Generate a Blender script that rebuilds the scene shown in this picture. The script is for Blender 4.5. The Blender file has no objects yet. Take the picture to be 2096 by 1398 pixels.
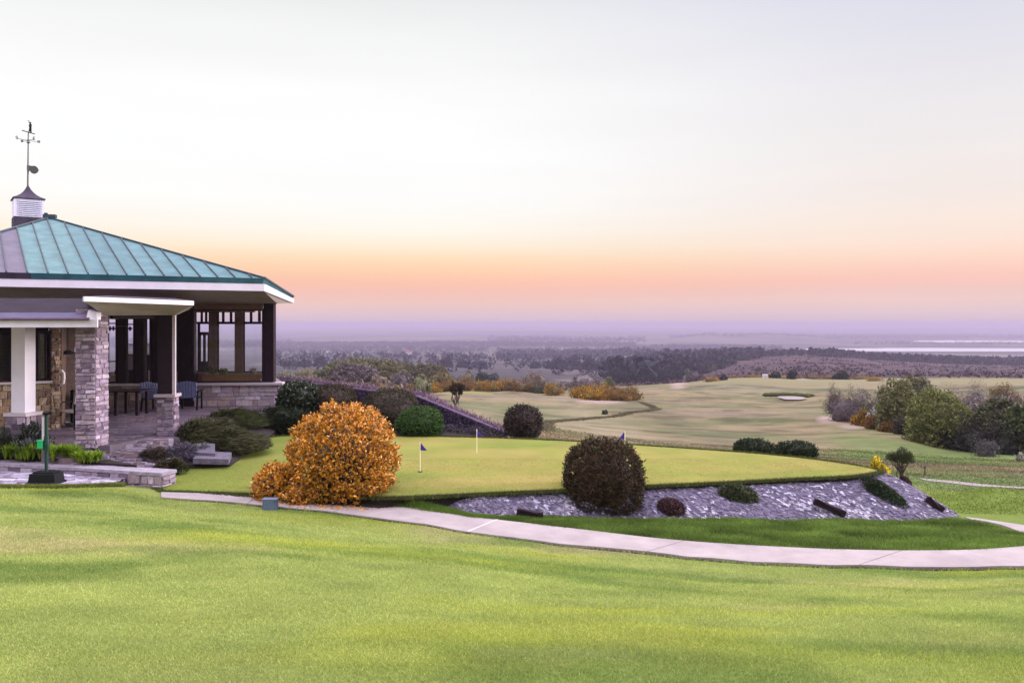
import bpy, math, random
import numpy as np
from mathutils import Vector, Matrix

# ------------------------------------------------------------------ basics
F, CX, HY = 1750.0, 1048.0, 662.0          # focal length / principal column / eye level, in photo pixels
SC = bpy.context.scene
COL = SC.collection
RNG = np.random.default_rng(7)
random.seed(7)


def P(px, py, d):
    """a real point: bearing px, height py, at d metres in front of the viewpoint"""
    return Vector(((px - CX) / F * d, d, (HY - py) / F * d))


def lin(r, g, b):
    f = lambda c: (c / 255 / 12.92) if c / 255 <= .04045 else ((c / 255 + .055) / 1.055) ** 2.4
    return (f(r), f(g), f(b))


def tag(o, label=None, cat=None, group=None, kind=None):
    if label: o['label'] = label
    if cat: o['category'] = cat
    if group: o['group'] = group
    if kind: o['kind'] = kind
    return o


def empty(name, loc, label=None, cat=None, group=None):
    o = bpy.data.objects.new(name, None)
    o.empty_display_size = .2
    o.location = loc
    COL.objects.link(o)
    return tag(o, label, cat, group)


# ------------------------------------------------------------------ noise
def _hash(ix, iy, s):
    n = (ix.astype(np.int64) * 374761393 + iy.astype(np.int64) * 668265263 + s * 1442695041) & 0x7fffffff
    n = ((n ^ (n >> 13)) * 1274126177) & 0x7fffffff
    return ((n ^ (n >> 16)) & 0xffff) / 65535.0


def vnoise(x, y, s=0):
    x = np.asarray(x, float); y = np.asarray(y, float)
    ix = np.floor(x); iy = np.floor(y)
    fx = x - ix; fy = y - iy
    fx = fx * fx * fx * (fx * (fx * 6 - 15) + 10); fy = fy * fy * fy * (fy * (fy * 6 - 15) + 10)
    a = _hash(ix, iy, s); b = _hash(ix + 1, iy, s); c = _hash(ix, iy + 1, s); d = _hash(ix + 1, iy + 1, s)
    return (a * (1 - fx) + b * fx) * (1 - fy) + (c * (1 - fx) + d * fx) * fy * 1.0


def fbm(x, y, s=0, o=4):
    t = 0; a = .5
    for k in range(o):
        t = t + a * (vnoise(x * 2 ** k + 17.3 * k, y * 2 ** k - 9.1 * k, s + k) - .5)
        a *= .5
    return t * 2          # about -1 .. 1


def sstep(a, b, x):
    t = np.clip((np.asarray(x, float) - a) / (b - a), 0, 1)
    return t * t * (3 - 2 * t)


# ------------------------------------------------------------------ mesh making
def raw_mesh(name, V, faces_flat, loop_tot, cols=None, midx=None, smooth=False, colname='Col'):
    me = bpy.data.meshes.new(name)
    V = np.asarray(V, np.float32).reshape(-1, 3)
    faces_flat = np.asarray(faces_flat, np.int32); loop_tot = np.asarray(loop_tot, np.int32)
    me.vertices.add(len(V)); me.vertices.foreach_set('co', V.ravel())
    me.loops.add(len(faces_flat)); me.loops.foreach_set('vertex_index', faces_flat)
    me.polygons.add(len(loop_tot))
    starts = np.concatenate([[0], np.cumsum(loop_tot)[:-1]]).astype(np.int32)
    me.polygons.foreach_set('loop_start', starts)
    me.polygons.foreach_set('loop_total', loop_tot)
    if midx is not None: me.polygons.foreach_set('material_index', np.asarray(midx, np.int32))
    me.polygons.foreach_set('use_smooth', np.full(len(loop_tot), smooth, bool))
    if cols is not None:
        c = np.asarray(cols, np.float32)
        dom = 'FACE' if len(c) == len(loop_tot) else 'POINT'
        at = me.attributes.new(colname, 'FLOAT_COLOR', dom)
        at.data.foreach_set('color', np.concatenate([c, np.ones((len(c), 1), np.float32)], 1).ravel())
    me.update(calc_edges=True)
    me.validate()
    return me


def link(name, me, mats, parent=None):
    o = bpy.data.objects.new(name, me)
    for m in (mats if isinstance(mats, (list, tuple)) else [mats]): me.materials.append(m)
    COL.objects.link(o)
    if parent is not None: o.parent = parent
    return o


class MB:
    """collects shapes, then links them as ONE mesh object"""
    def __init__(s): s.v = []; s.f = []; s.c = []; s.m = []

    def poly(s, pts, col=(1, 1, 1), mi=0):
        b = len(s.v); s.v += [tuple(p) for p in pts]
        s.f.append(list(range(b, b + len(pts)))); s.c.append(col); s.m.append(mi)

    def hexa(s, p, col=(1, 1, 1), mi=0):
        """8 corners: bottom 0-3 counter-clockwise, top 4-7"""
        b = len(s.v); s.v += [tuple(q) for q in p]
        for q in ((3, 2, 1, 0), (4, 5, 6, 7), (0, 1, 5, 4), (1, 2, 6, 5), (2, 3, 7, 6), (3, 0, 4, 7)):
            s.f.append([b + i for i in q]); s.c.append(col); s.m.append(mi)

    def box(s, c, size, rz=0, col=(1, 1, 1), mi=0):
        c = Vector(c); hx, hy, hz = [q / 2 for q in size]; R = Matrix.Rotation(rz, 3, 'Z')
        pts = [c + R @ Vector((x * hx, y * hy, z * hz)) for z in (-1, 1) for x, y in ((-1, -1), (1, -1), (1, 1), (-1, 1))]
        s.hexa(pts, col, mi)

    def bar(s, a, b, w, h, col=(1, 1, 1), mi=0, up=(0, 0, 1)):
        a = Vector(a); b = Vector(b); d = (b - a).normalized(); u = Vector(up)
        if abs(d.dot(u)) > .97: u = Vector((0, 1, 0))
        x = d.cross(u).normalized() * (w / 2); y = x.cross(d).normalized() * (h / 2)
        s.hexa([a - x - y, a + x - y, a + x + y, a - x + y, b - x - y, b + x - y, b + x + y, b - x + y], col, mi)

    def tube(s, pts, rad, n=8, col=(1, 1, 1), mi=0, cap=True):
        pts = [Vector(p) for p in pts]
        rad = list(rad) if isinstance(rad, (list, tuple)) else [rad] * len(pts)
        b = len(s.v); px = None
        for i, p in enumerate(pts):
            d = (pts[min(i + 1, len(pts) - 1)] - pts[max(i - 1, 0)]).normalized()
            r = Vector((1, 0, 0)) if px is None else px
            if abs(d.dot(r)) > .95: r = Vector((0, 1, 0))
            x = (r - d * d.dot(r)).normalized(); px = x; y = d.cross(x)
            for k in range(n):
                a = 2 * math.pi * k / n
                s.v.append(tuple(p + (x * math.cos(a) + y * math.sin(a)) * rad[i]))
        for i in range(len(pts) - 1):
            for k in range(n):
                q = b + i * n; k2 = (k + 1) % n
                s.f.append([q + k, q + k2, q + n + k2, q + n + k]); s.c.append(col); s.m.append(mi)
        if cap:
            s.f.append([b + k for k in range(n)][::-1]); s.c.append(col); s.m.append(mi)
            q = b + (len(pts) - 1) * n
            s.f.append([q + k for k in range(n)]); s.c.append(col); s.m.append(mi)

    def lathe(s, c, prof, n=16, col=(1, 1, 1), mi=0, rot=0):
        c = Vector(c)
        b = len(s.v)
        for r, z in prof:
            for k in range(n):
                a = rot + 2 * math.pi * k / n
                s.v.append((c.x + r * math.cos(a), c.y + r * math.sin(a), c.z + z))
        for i in range(len(prof) - 1):
            for k in range(n):
                q = b + i * n; k2 = (k + 1) % n
                s.f.append([q + k, q + k2, q + n + k2, q + n + k]); s.c.append(col); s.m.append(mi)
        s.f.append([b + k for k in range(n)][::-1]); s.c.append(col); s.m.append(mi)
        q = b + (len(prof) - 1) * n
        s.f.append([q + k for k in range(n)]); s.c.append(col); s.m.append(mi)

    def prism(s, pts, dz, col=(1, 1, 1), mi=0, tcol=None, tmi=None):
        """polygon (counter-clockwise seen from above, any z) extruded DOWN by dz"""
        pts = [Vector(p) for p in pts]; lo = [p - Vector((0, 0, dz)) for p in pts]
        s.poly(pts, tcol or col, mi if tmi is None else tmi); s.poly(lo[::-1], col, mi)
        for i in range(len(pts)):
            j = (i + 1) % len(pts)
            s.poly([lo[i], lo[j], pts[j], pts[i]], col, mi)

    def build(s, name, mats, parent=None, smooth=False, bevel=0, world=True):
        V = np.array(s.v, float).reshape(-1, 3)
        if parent is not None and world:
            off = np.zeros(3); q = parent
            while q is not None: off += np.array(q.location); q = q.parent
            V = V - off
        me = raw_mesh(name, V, [i for f in s.f for i in f], [len(f) for f in s.f], s.c, s.m, smooth)
        o = link(name, me, mats, parent)
        if bevel:
            md = o.modifiers.new('bevel', 'BEVEL'); md.width = bevel; md.segments = 2; md.limit_method = 'ANGLE'
        return o


def card_mesh(name, Q, C, mats, parent=None, world=True, smooth=False):
    """many small faces: Q (n,k,3), C (n,3)"""
    n, k, _ = Q.shape
    V = Q.reshape(-1, 3)
    if parent is not None and world:
        off = np.zeros(3); q = parent
        while q is not None: off += np.array(q.location); q = q.parent
        V = V - off
    me = raw_mesh(name, V, np.arange(n * k), np.full(n, k), C, None, smooth)
    return link(name, me, mats, parent)


# ------------------------------------------------------------------ materials
def nodes_of(name):
    m = bpy.data.materials.new(name); m.use_nodes = True
    nt = m.node_tree; nt.nodes.clear()
    return m, nt, nt.nodes.new, nt.links.new


def pm(name, col=None, rough=.8, var=.2, scale=6, bump=0, bscale=40, spec=.25, metal=0, trans=0, fine=0, fscale=120, hue=None):
    """procedural surface: colour (or the Col attribute) varied by noise, with optional bump"""
    m, nt, N, L = nodes_of(name)
    out = N('ShaderNodeOutputMaterial'); b = N('ShaderNodeBsdfPrincipled')
    b.inputs['Roughness'].default_value = rough; b.inputs['Metallic'].default_value = metal
    b.inputs['Specular IOR Level'].default_value = spec
    tc = N('ShaderNodeTexCoord')
    if col is None:
        src = N('ShaderNodeAttribute'); src.attribute_name = 'Col'; c = src.outputs['Color']
    else:
        src = N('ShaderNodeRGB'); src.outputs[0].default_value = (*col, 1); c = src.outputs[0]

    def vary(c, sc, amt, detail=5):
        nz = N('ShaderNodeTexNoise'); nz.inputs['Scale'].default_value = sc; nz.inputs['Detail'].default_value = detail
        nz.inputs['Roughness'].default_value = .6
        L(tc.outputs['Object'], nz.inputs['Vector'])
        mr = N('ShaderNodeMapRange'); mr.inputs[1].default_value = .25; mr.inputs[2].default_value = .75
        mr.inputs[3].default_value = 1 - amt; mr.inputs[4].default_value = 1 + amt
        L(nz.outputs['Fac'], mr.inputs[0])
        mx = N('ShaderNodeMix'); mx.data_type = 'RGBA'; mx.blend_type = 'MULTIPLY'; mx.inputs[0].default_value = 1
        L(c, mx.inputs[6]); L(mr.outputs[0], mx.inputs[7])
        return mx.outputs[2]
    if var: c = vary(c, scale, var)
    if fine: c = vary(c, fscale, fine, 3)
    if hue:
        nz = N('ShaderNodeTexNoise'); nz.inputs['Scale'].default_value = hue[1]; nz.inputs['Detail'].default_value = 4
        L(tc.outputs['Object'], nz.inputs['Vector'])
        mr = N('ShaderNodeMapRange'); mr.inputs[1].default_value = .42; mr.inputs[2].default_value = .62
        L(nz.outputs['Fac'], mr.inputs[0])
        mx = N('ShaderNodeMix'); mx.data_type = 'RGBA'; mx.blend_type = 'MULTIPLY'
        L(mr.outputs[0], mx.inputs[0]); L(c, mx.inputs[6]); mx.inputs[7].default_value = (*hue[0], 1)
        c = mx.outputs[2]
    L(c, b.inputs['Base Color'])
    if bump:
        nz = N('ShaderNodeTexNoise'); nz.inputs['Scale'].default_value = bscale; nz.inputs['Detail'].default_value = 6
        L(tc.outputs['Object'], nz.inputs['Vector'])
        bp = N('ShaderNodeBump'); bp.inputs['Strength'].default_value = bump; bp.inputs['Distance'].default_value = .05
        L(nz.outputs['Fac'], bp.inputs['Height']); L(bp.outputs[0], b.inputs['Normal'])
    if trans:
        t = N('ShaderNodeBsdfTranslucent'); L(c, t.inputs['Color'])
        ms = N('ShaderNodeMixShader'); ms.inputs[0].default_value = trans
        L(b.outputs[0], ms.inputs[1]); L(t.outputs[0], ms.inputs[2]); L(ms.outputs[0], out.inputs[0])
    else:
        L(b.outputs[0], out.inputs[0])
    return m


def glass_mat():
    m, nt, N, L = nodes_of('window_glass')
    out = N('ShaderNodeOutputMaterial')
    t = N('ShaderNodeBsdfTransparent'); t.inputs[0].default_value = (.97, .98, .98, 1)
    g = N('ShaderNodeBsdfGlossy'); g.inputs['Roughness'].default_value = .02
    fr = N('ShaderNodeFresnel'); fr.inputs[0].default_value = 1.25
    ms = N('ShaderNodeMixShader'); L(fr.outputs[0], ms.inputs[0]); L(t.outputs[0], ms.inputs[1]); L(g.outputs[0], ms.inputs[2])
    L(ms.outputs[0], out.inputs[0])
    return m


M = {}
M['leaf'] = pm('foliage_leaf', None, .6, .25, 1.5, trans=.25, spec=.2)
M['glossleaf'] = pm('glossy_leaf', None, .35, .2, 2, trans=.15, spec=.5)
M['farleaf'] = pm('far_foliage', None, .8, .3, .05, spec=.1)
M['grass'] = pm('grass_blade', None, .7, .12, .7, trans=.3, spec=.1)
M['ground'] = pm('turf_and_heath', None, .9, .16, 1.7, bump=.6, bscale=26, spec=.08, fine=.28, fscale=38)
M['green'] = pm('mown_green', None, .9, .14, 1.1, bump=.15, bscale=60, spec=.08, fine=.12, fscale=70, hue=((.86, 1.0, .8), .7))
M['bark'] = pm('bark', (.085, .065, .055), .9, .3, 8, bump=.5)
M['stone'] = pm('rubble_stone', None, .9, .28, 9, bump=.7, bscale=35, spec=.15, fine=.2, fscale=90)
M['slab'] = pm('lichen_slab', None, .85, .35, 7, bump=.6, bscale=30, spec=.2, fine=.3, fscale=60)
M['paving'] = pm('paving_stone', None, .75, .25, 3, bump=.4, bscale=20, spec=.3, fine=.12)
M['concrete'] = pm('path_concrete', (.29, .255, .242), .9, .14, 2.5, bump=.25, bscale=70, spec=.15, fine=.1, fscale=60, hue=((.86, .84, .86), 1.1))
M['white'] = pm('white_paint', (.67, .63, .71), .5, .08, 2.2, spec=.3, fine=.04, fscale=20)
M['soffit'] = pm('soffit_board', (.40, .345, .325), .8, .12, 3)
M['copper'] = pm('verdigris_copper', None, .6, .3, 2.2, bump=.12, bscale=6, spec=.3, hue=((.80, .90, .96), 1.6), fine=.1, fscale=14)
M['lead'] = pm('lead_sheet', (.05, .04, .06), .8, .25, 3, bump=.2, bscale=8, spec=.12)
M['seam'] = pm('roof_seam', (.035, .05, .062), .6, .2, 6)
M['timber'] = pm('dark_timber', (.018, .009, .014), .6, .3, 5, spec=.15)
M['brown'] = pm('brown_timber', (.12, .066, .048), .6, .3, 6, spec=.3)
M['oak'] = pm('oak_box', (.26, .13, .07), .6, .25, 6)
M['black'] = pm('black_plastic', (.007, .008, .009), .6, .2, 8, spec=.12)
M['bluewood'] = pm('blue_painted_wood', (.17, .20, .36), .6, .2, 9)
M['greenpaint'] = pm('green_paint', (.010, .035, .026), .5, .2, 8, spec=.2)
M['greenbox'] = pm('bright_green_plastic', (.012, .36, .11), .4, .1, 8, spec=.4)
M['metal'] = pm('grey_metal', (.10, .09, .085), .5, .2, 8, spec=.5)
M['palewood'] = pm('pale_painted_pole', (.46, .40, .43), .6, .1, 8)
M['pole'] = pm('flag_pole_paint', (.75, .72, .48), .4, .05, 8)
M['flag'] = pm('purple_flag_cloth', (.065, .035, .30), .7, .15, 9, trans=.2)
M['blind'] = pm('window_blind', (.62, .54, .48), .6, .15, 20)
M['darkblind'] = pm('dark_blind', (.07, .055, .07), .5, .2, 20)
M['sand'] = pm('bunker_sand', (.21, .18, .165), .95, .1, .4)
M['soil'] = pm('bed_soil', (.022, .016, .014), .95, .3, 4, bump=.8, bscale=20)
M['bluebox'] = pm('grey_blue_box', (.09, .12, .18), .5, .15, 9)
M['redbrown'] = pm('terracotta_pot', (.11, .04, .035), .7, .3, 9)
M['glass'] = glass_mat()
# ------------------------------------------------------------------ the lie of the land
# surveyed spots: bearing px, height py, distance d
SURV = []
for px in (-700, 0, 700, 1400, 2100, 2800):
    SURV += [(px, HY + 1.60 * F / 1.2, 1.2), (px, HY + 1.64 * F / 2.4, 2.4)]
SURV += [(-500, 1398, 4.1), (0, 1398, 4.1), (500, 1398, 4.05), (1048, 1398, 4.0), (1600, 1398, 4.05), (2096, 1398, 4.1), (2600, 1398, 4.2),
         (-400, 1150, 8), (0, 1150, 8), (500, 1172, 7.6), (1048, 1221, 7), (1600, 1258, 6.6), (2096, 1270, 6.6), (2600, 1280, 6.6),
         (0, 1062, 12), (450, 1092, 11.2), (900, 1135, 10.8), (1300, 1178, 10.4), (1700, 1200, 10.4), (2096, 1203, 10.4),
         (-300, 985, 17.2), (0, 1000, 17.0), (120, 1001, 17.1), (240, 1004, 17.1)]
PATHZ = [(100, -3.47), (330, -3.50), (450, -3.535), (540, -3.57), (700, -3.63), (800, -3.68), (960, -3.75), (1150, -3.80), (1400, -3.86), (1700, -3.91), (1900, -3.92), (2096, -3.93), (2350, -3.96)]
FAR_E = [(330, 1010), (450, 1014), (540, 1021), (700, 1035), (800, 1043), (960, 1060), (1150, 1082), (1400, 1110), (1550, 1120), (1700, 1127), (1900, 1130), (2000, 1128), (2096, 1121), (2350, 1085)]
NEAR_E = [(330, 1021), (450, 1029), (540, 1037), (700, 1054), (800, 1067), (960, 1092), (1150, 1118), (1400, 1143), (1550, 1154), (1700, 1160), (1900, 1164), (2000, 1164), (2096, 1162), (2350, 1140)]
pz = lambda px: float(np.interp(px, [a for a, b in PATHZ], [b for a, b in PATHZ]))
for px, py in FAR_E + NEAR_E:
    SURV.append((px, py, -pz(px) * F / (py - HY)))
TOE = [(860, 1020, -3.64), (905, 1040, -3.70), (960, 1057, -3.74), (1050, 1062, -3.80), (1200, 1063, -3.87), (1400, 1066, -3.95), (1600, 1068, -4.03), (1800, 1068, -4.12), (1955, 1064, -4.22)]
for px, py, z in TOE[1:]: SURV.append((px, py, -z * F / (py - HY)))
SURV += [(1700, 1092, 16.2), (1400, 1086, 16.0), (1950, 1092, 16.6), (2060, 1105, 15.8),
         (2010, 1066, 18.4), (2096, 1084, 17.6), (2300, 1090, 17.6), (2000, 1040, 21.2), (2150, 1035, 21.3), (2030, 1016, 22.8), (2000, 1008, 25.2), (2096, 1005, 25.6), (2400, 1010, 25),
         (340, 1006, 17.9), (600, 985, 20.5), (500, 950, 23), (900, 990, 20.8), (1300, 990, 21), (1600, 985, 21), (100, 960, 22), (-300, 950, 22), (100, 900, 30), (-400, 880, 30),
         (500, 868, 31), (700, 860, 33), (900, 855, 36), (1100, 882, 38), (1300, 908, 41), (1500, 925, 40), (1700, 938, 37), (1850, 962, 31), (1950, 979, 28.2), (2096, 978, 29), (2400, 980, 29),
         (-400, 830, 45), (200, 825, 50), (600, 820, 55), (800, 822, 60), (1000, 850, 58), (1150, 868, 56), (1400, 880, 60), (1650, 895, 56), (1850, 900, 54), (1925, 922, 51), (2050, 934, 48), (2200, 945, 47), (2000, 950, 38), (2500, 940, 48),
         (1100, 838, 85), (1300, 842, 85), (1500, 850, 80), (1690, 854, 74), (1800, 872, 66), (1900, 856, 82), (2100, 850, 82), (2500, 850, 82),
         (-300, 800, 100), (300, 800, 100), (700, 802, 100), (930, 815, 112), (1100, 816, 115), (1240, 826, 105), (1330, 825, 108),
         (870, 806, 135), (1080, 808, 135), (1300, 812, 140), (1500, 815, 135), (1640, 821, 130), (1800, 818, 125), (2100, 812, 120),
         (300, 790, 200), (700, 792, 195), (1000, 795, 190), (1200, 800, 185), (1380, 797, 195), (1550, 793, 205), (1700, 794, 200), (2000, 792, 190),
         (1400, 784, 262), (1550, 776, 285), (1700, 776, 285), (1900, 780, 270), (2200, 785, 260),
         (1000, 788, 300), (1300, 792, 300), (300, 779, 330), (700, 780, 330),
         (1550, 774, 330), (1750, 773, 330), (2000, 772, 330), (1350, 787, 380),
         (300, 770, 450), (700, 770, 450), (1050, 776, 450), (1280, 783, 470), (1450, 770, 520), (1600, 758, 480), (1800, 764, 460), (2050, 766, 440), (2500, 768, 450),
         (300, 750, 800), (700, 751, 800), (1000, 757, 800), (1200, 757, 820), (1400, 752, 800), (1560, 738, 800), (1700, 742, 720), (1900, 752, 700), (2096, 756, 680), (2600, 756, 700),
         (700, 731, 1500), (1200, 733, 1500), (1420, 726, 1400), (1560, 730, 1250), (1640, 726, 1200), (1700, 733, 1250), (1900, 742, 1150), (2096, 746, 1100), (1640, 729, 1700), (2000, 733, 1700), (300, 731, 1500), (2600, 742, 1100)]
for px in (-500, 0, 500, 1000, 1500, 2000, 2600):
    for d in (3600, 7000, 14000, 32000): SURV.append((px, HY + 85 * F / d, d))
    if px < 1300 or px > 1400: SURV.append((px, HY + (80 if px < 1300 else 84) * F / 2400, 2400))

_S = np.array([((a - CX) / F, math.log(d), math.log((b - HY) / F * d)) for a, b, d in SURV])
_sc = np.array([2.2, 1.0])


def _phi(r2): return .5 * r2 * np.log(r2 + 1e-12)


def _tps():
    X = _S[:, :2] * _sc; n = len(X)
    r2 = ((X[:, None] - X[None]) ** 2).sum(-1)
    A = np.zeros((n + 3, n + 3)); A[:n, :n] = _phi(r2) + 2e-4 * np.eye(n)
    A[:n, n] = 1; A[:n, n + 1:] = X; A[n, :n] = 1; A[n + 1:, :n] = X.T
    return X, np.linalg.solve(A, np.concatenate([_S[:, 2], np.zeros(3)]))


_TX, _TW = _tps()
RIDGES = [  # px0, px1, distance, depth, height
    (430, 1290, 3300, 260, 5), (560, 1000, 2600, 200, 5), (980, 1300, 2750, 180, 5), (1285, 1600, 2900, 250, 4),
    (1360, 1700, 5000, 400, 19), (1450, 2500, 5800, 400, 5), (880, 1270, 5400, 300, 5), (1640, 2600, 10500, 1200, 32), (600, 1500, 13000, 1500, 26), (700, 1400, 7500, 600, 10), (500, 1300, 9500, 800, 10), (-600, 500, 3600, 300, 16)]


def ground(x, y):
    x = np.asarray(x, float); y = np.maximum(np.asarray(y, float), 1.0)
    shp = x.shape; x = x.ravel(); y = y.ravel()
    u = x / y; ld = np.log(y)
    q = np.stack([u, ld], 1) * _sc
    out = np.zeros(len(q))
    for i in range(0, len(q), 20000):
        qq = q[i:i + 20000]
        r2 = ((qq[:, None] - _TX[None]) ** 2).sum(-1)
        out[i:i + 20000] = _phi(r2) @ _TW[:-3] + _TW[-3] + qq @ _TW[-2:]
    z = -np.exp(out)
    flat = sstep(1900, 3300, y); z = z * (1 - flat) + -85 * flat
    px = u * F + CX
    for a, b, d, w, h in RIDGES:
        prof = sstep(a, a + .3 * (b - a), px) * (1 - sstep(b - .3 * (b - a), b, px))
        z = z + h * prof * (1 + .5 * fbm(px / 60, px * 0 + d, int(d), 3)) * np.exp(-((y - d) / w) ** 2)
    z = z + .030 * fbm(x / 1.6, y / 1.1, 3, 3) * sstep(2, 5, y) * (1 - sstep(40, 60, y)) + .07 * fbm(x / 5, y / 2.6, 5, 2) * sstep(4, 7, y) * (1 - sstep(11, 13.5, y))
    z = z + 1.0 * fbm(x / 26, y / 15, 9, 3) * sstep(45, 90, y) * (1 - sstep(300, 400, y))
    z = z + 2.2 * fbm(x / 70, y / 90, 11, 4) * sstep(330, 700, y) * (1 - sstep(1800, 2600, y))
    z = z + 3.5 * fbm(x / 500, y / 900, 13, 4) * sstep(2300, 3600, y)
    # low grassy hump by the path loop
    z = z + .24 * np.exp(-((px - 2035) / 50) ** 2 - ((y - 23.2) / .8) ** 2) * (1 + .5 * fbm(x / .9, y / .9, 15, 2))
    z = z + .17 * np.exp(-((px - 850) / 38) ** 2 - ((y - 17.0) / .16) ** 2)
    z = z + .045 * fbm(x / .8, y / .45, 23, 3) * sstep(14.6, 15.2, y) * (1 - sstep(16.4, 17, y)) * sstep(960, 1060, px)
    # tidal inlets of the harbour
    bay = sstep(1580, 1700, px) * np.exp(-((y - 2820) / 125) ** 2) + sstep(1840, 1960, px) * np.exp(-((y - 4150) / 250) ** 2)
    z = z - 7 * np.clip(bay, 0, 1) * (.55 + .45 * np.clip(1 + 1.6 * fbm(x / 420, y / 500, 19, 3), 0, 1.2))
    return z.reshape(shp)


def gz(x, y): return float(ground(np.array([x]), np.array([y]))[0])


def ray_ground(px, py, lo=8, hi=1500):
    """the nearest real spot on the land along one bearing"""
    d = np.exp(np.linspace(math.log(lo), math.log(hi), 1500)); x = (px - CX) / F * d
    z = ground(x, d); v = -z / d * F + HY
    k = np.argmax(v <= py)
    return float(d[k])


# bands of one continuous sheet
nd, nu = 560, 440
dd = np.exp(np.linspace(math.log(1.2), math.log(32000), nd)); uu = np.linspace(-1.15, 1.05, nu)
GD, GU = np.meshgrid(dd, uu, indexing='ij')
GX = GU * GD; GZ = ground(GX, GD); GPX = GU * F + CX


def mixc(a, b, t): return a * (1 - t[..., None]) + b * t[..., None]


def cc(*c): return np.array(c, float)


x, y, px = GX, GD, GPX
C_lawn = cc(.152, .186, .046); C_lawn2 = cc(.086, .128, .026); C_lawn3 = cc(.205, .185, .085)
n1 = fbm(x / 2.6 + .25 * y, y / 1.5, 21, 4); n2 = fbm(x / .7, y / .5, 25, 3); n3 = fbm(x / 5.5, y / 2.4, 29, 3)
c = mixc(np.broadcast_to(C_lawn, x.shape + (3,)), C_lawn2, .95 * sstep(-.12, .42, -n1 + .3 * n2 + .28 * sstep(8, 14, y) - .1))
c = mixc(c, C_lawn3, .62 * sstep(.02, .5, n3 + .3 * n2))
c = mixc(c, cc(.17, .195, .026), .6 * sstep(.05, .5, fbm(x / 3.3, y / .9, 27, 3)))
k_ = fbm(x / .45, y / .3, 45, 3) * (1 - sstep(14, 22, y)) + .8 * fbm(x / 1.1, y / .55, 47, 3)
c = c * (1 + .20 * k_[..., None] * np.array([1, .85, .9]))
# verge inside the path loop and the lip next to it
farE = np.interp(px.ravel(), [a for a, b in FAR_E], [-pz(a) * F / (b - HY) for a, b in FAR_E]).reshape(px.shape)
verge = sstep(0, .3, y - farE) * sstep(780, 860, px) * (1 - sstep(18.6, 19.4, y))
c = mixc(c, cc(.075, .12, .020), verge * (.8 + .2 * n2.clip(-1, 1)))
lush = .9 * sstep(1850, 1950, px) * sstep(17.8, 19, y) * (1 - sstep(23.8, 24.6, y))
c = mixc(c, cc(.10, .145, .022), lush)
# rough and fairways
C_tan = cc(.150, .122, .066); C_fg = cc(.092, .100, .043); C_fp = cc(.128, .100, .075)
m1 = fbm(x / 16, y / 7, 31, 4); m2 = fbm(x / 50, y / 30, 35, 3)
f = mixc(np.broadcast_to(C_tan, x.shape + (3,)), C_fg, sstep(-.1, .35, m1 + .4 * m2))
f = mixc(f, C_fp, .8 * sstep(.1, .6, m2 - .3 * m1))
f = mixc(f, cc(.062, .064, .034), .9 * sstep(.08, .42, fbm(x / 14, y / 2.6 * np.clip(40 / y, .25, 1), 37, 4)))
f = mixc(f, cc(.18, .155, .095), .6 * sstep(.15, .5, fbm(x / 18, y / 3.4 * np.clip(40 / y, .25, 1), 39, 4)))
f = mixc(f, cc(.08, .13, .03), .7 * sstep(1650, 1760, px) * (1 - sstep(58, 72, y)) * sstep(-.2, .4, m1 + .2))
f = mixc(f, cc(.15, .14, .068), sstep(1380, 1500, px) * sstep(205, 250, y) * (1 - sstep(290, 305, y)))
t = sstep(23.5, 26, y)
c = mixc(c, f, t)
f_ = fbm(x / 3.2, y / 1.5, 33, 3)
f = f
c = c * (1 - .40 * (sstep(.0, .45, f_) * sstep(23, 28, y) * (1 - sstep(180, 240, y)))[..., None])
c = c * (1 + .16 * (sstep(.05, .5, -f_) * sstep(23, 28, y) * (1 - sstep(180, 240, y)))[..., None])
# bare sand by the gorse and by the thicket
def blob(pxc, dc, wpx, wd): return np.exp(-((px - pxc) / wpx) ** 2 - (np.log(y / dc) / wd) ** 2)
s_ = blob(1225, 101, 62, .07) + blob(1692, 72, 26, .06) + blob(1745, 66, 40, .05) + blob(1390, 230, 22, .16) + blob(1335, 190, 40, .05)
c = mixc(c, cc(.24, .185, .155), np.clip(sstep(.35, .8, s_ + .5 * m1) * .9, 0, 1))
# heath
h1 = fbm(x / 45, y / 60, 41, 4); h2 = fbm(x / 14, y / 25, 43, 4)
hcol = mixc(np.broadcast_to(cc(.040, .022, .028), x.shape + (3,)), cc(.022, .015, .021), sstep(-.1, .5, h1))
hcol = mixc(hcol, cc(.095, .06, .055), .6 * sstep(.25, .7, h2 - .4 * h1))
hcol = mixc(hcol, cc(.07, .05, .022), .7 * sstep(.15, .6, -h2 + .2 * h1))
c = mixc(c, hcol, sstep(295, 330, y + 14 * m1))
lowl = sstep(1330, 1240, px) if False else 1 - sstep(1180, 1340, px)
c = mixc(c, mixc(np.broadcast_to(cc(.032, .032, .033), x.shape + (3,)), cc(.105, .082, .075), sstep(.2, .5, h1)), lowl * sstep(150, 240, y) * .85)
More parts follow.
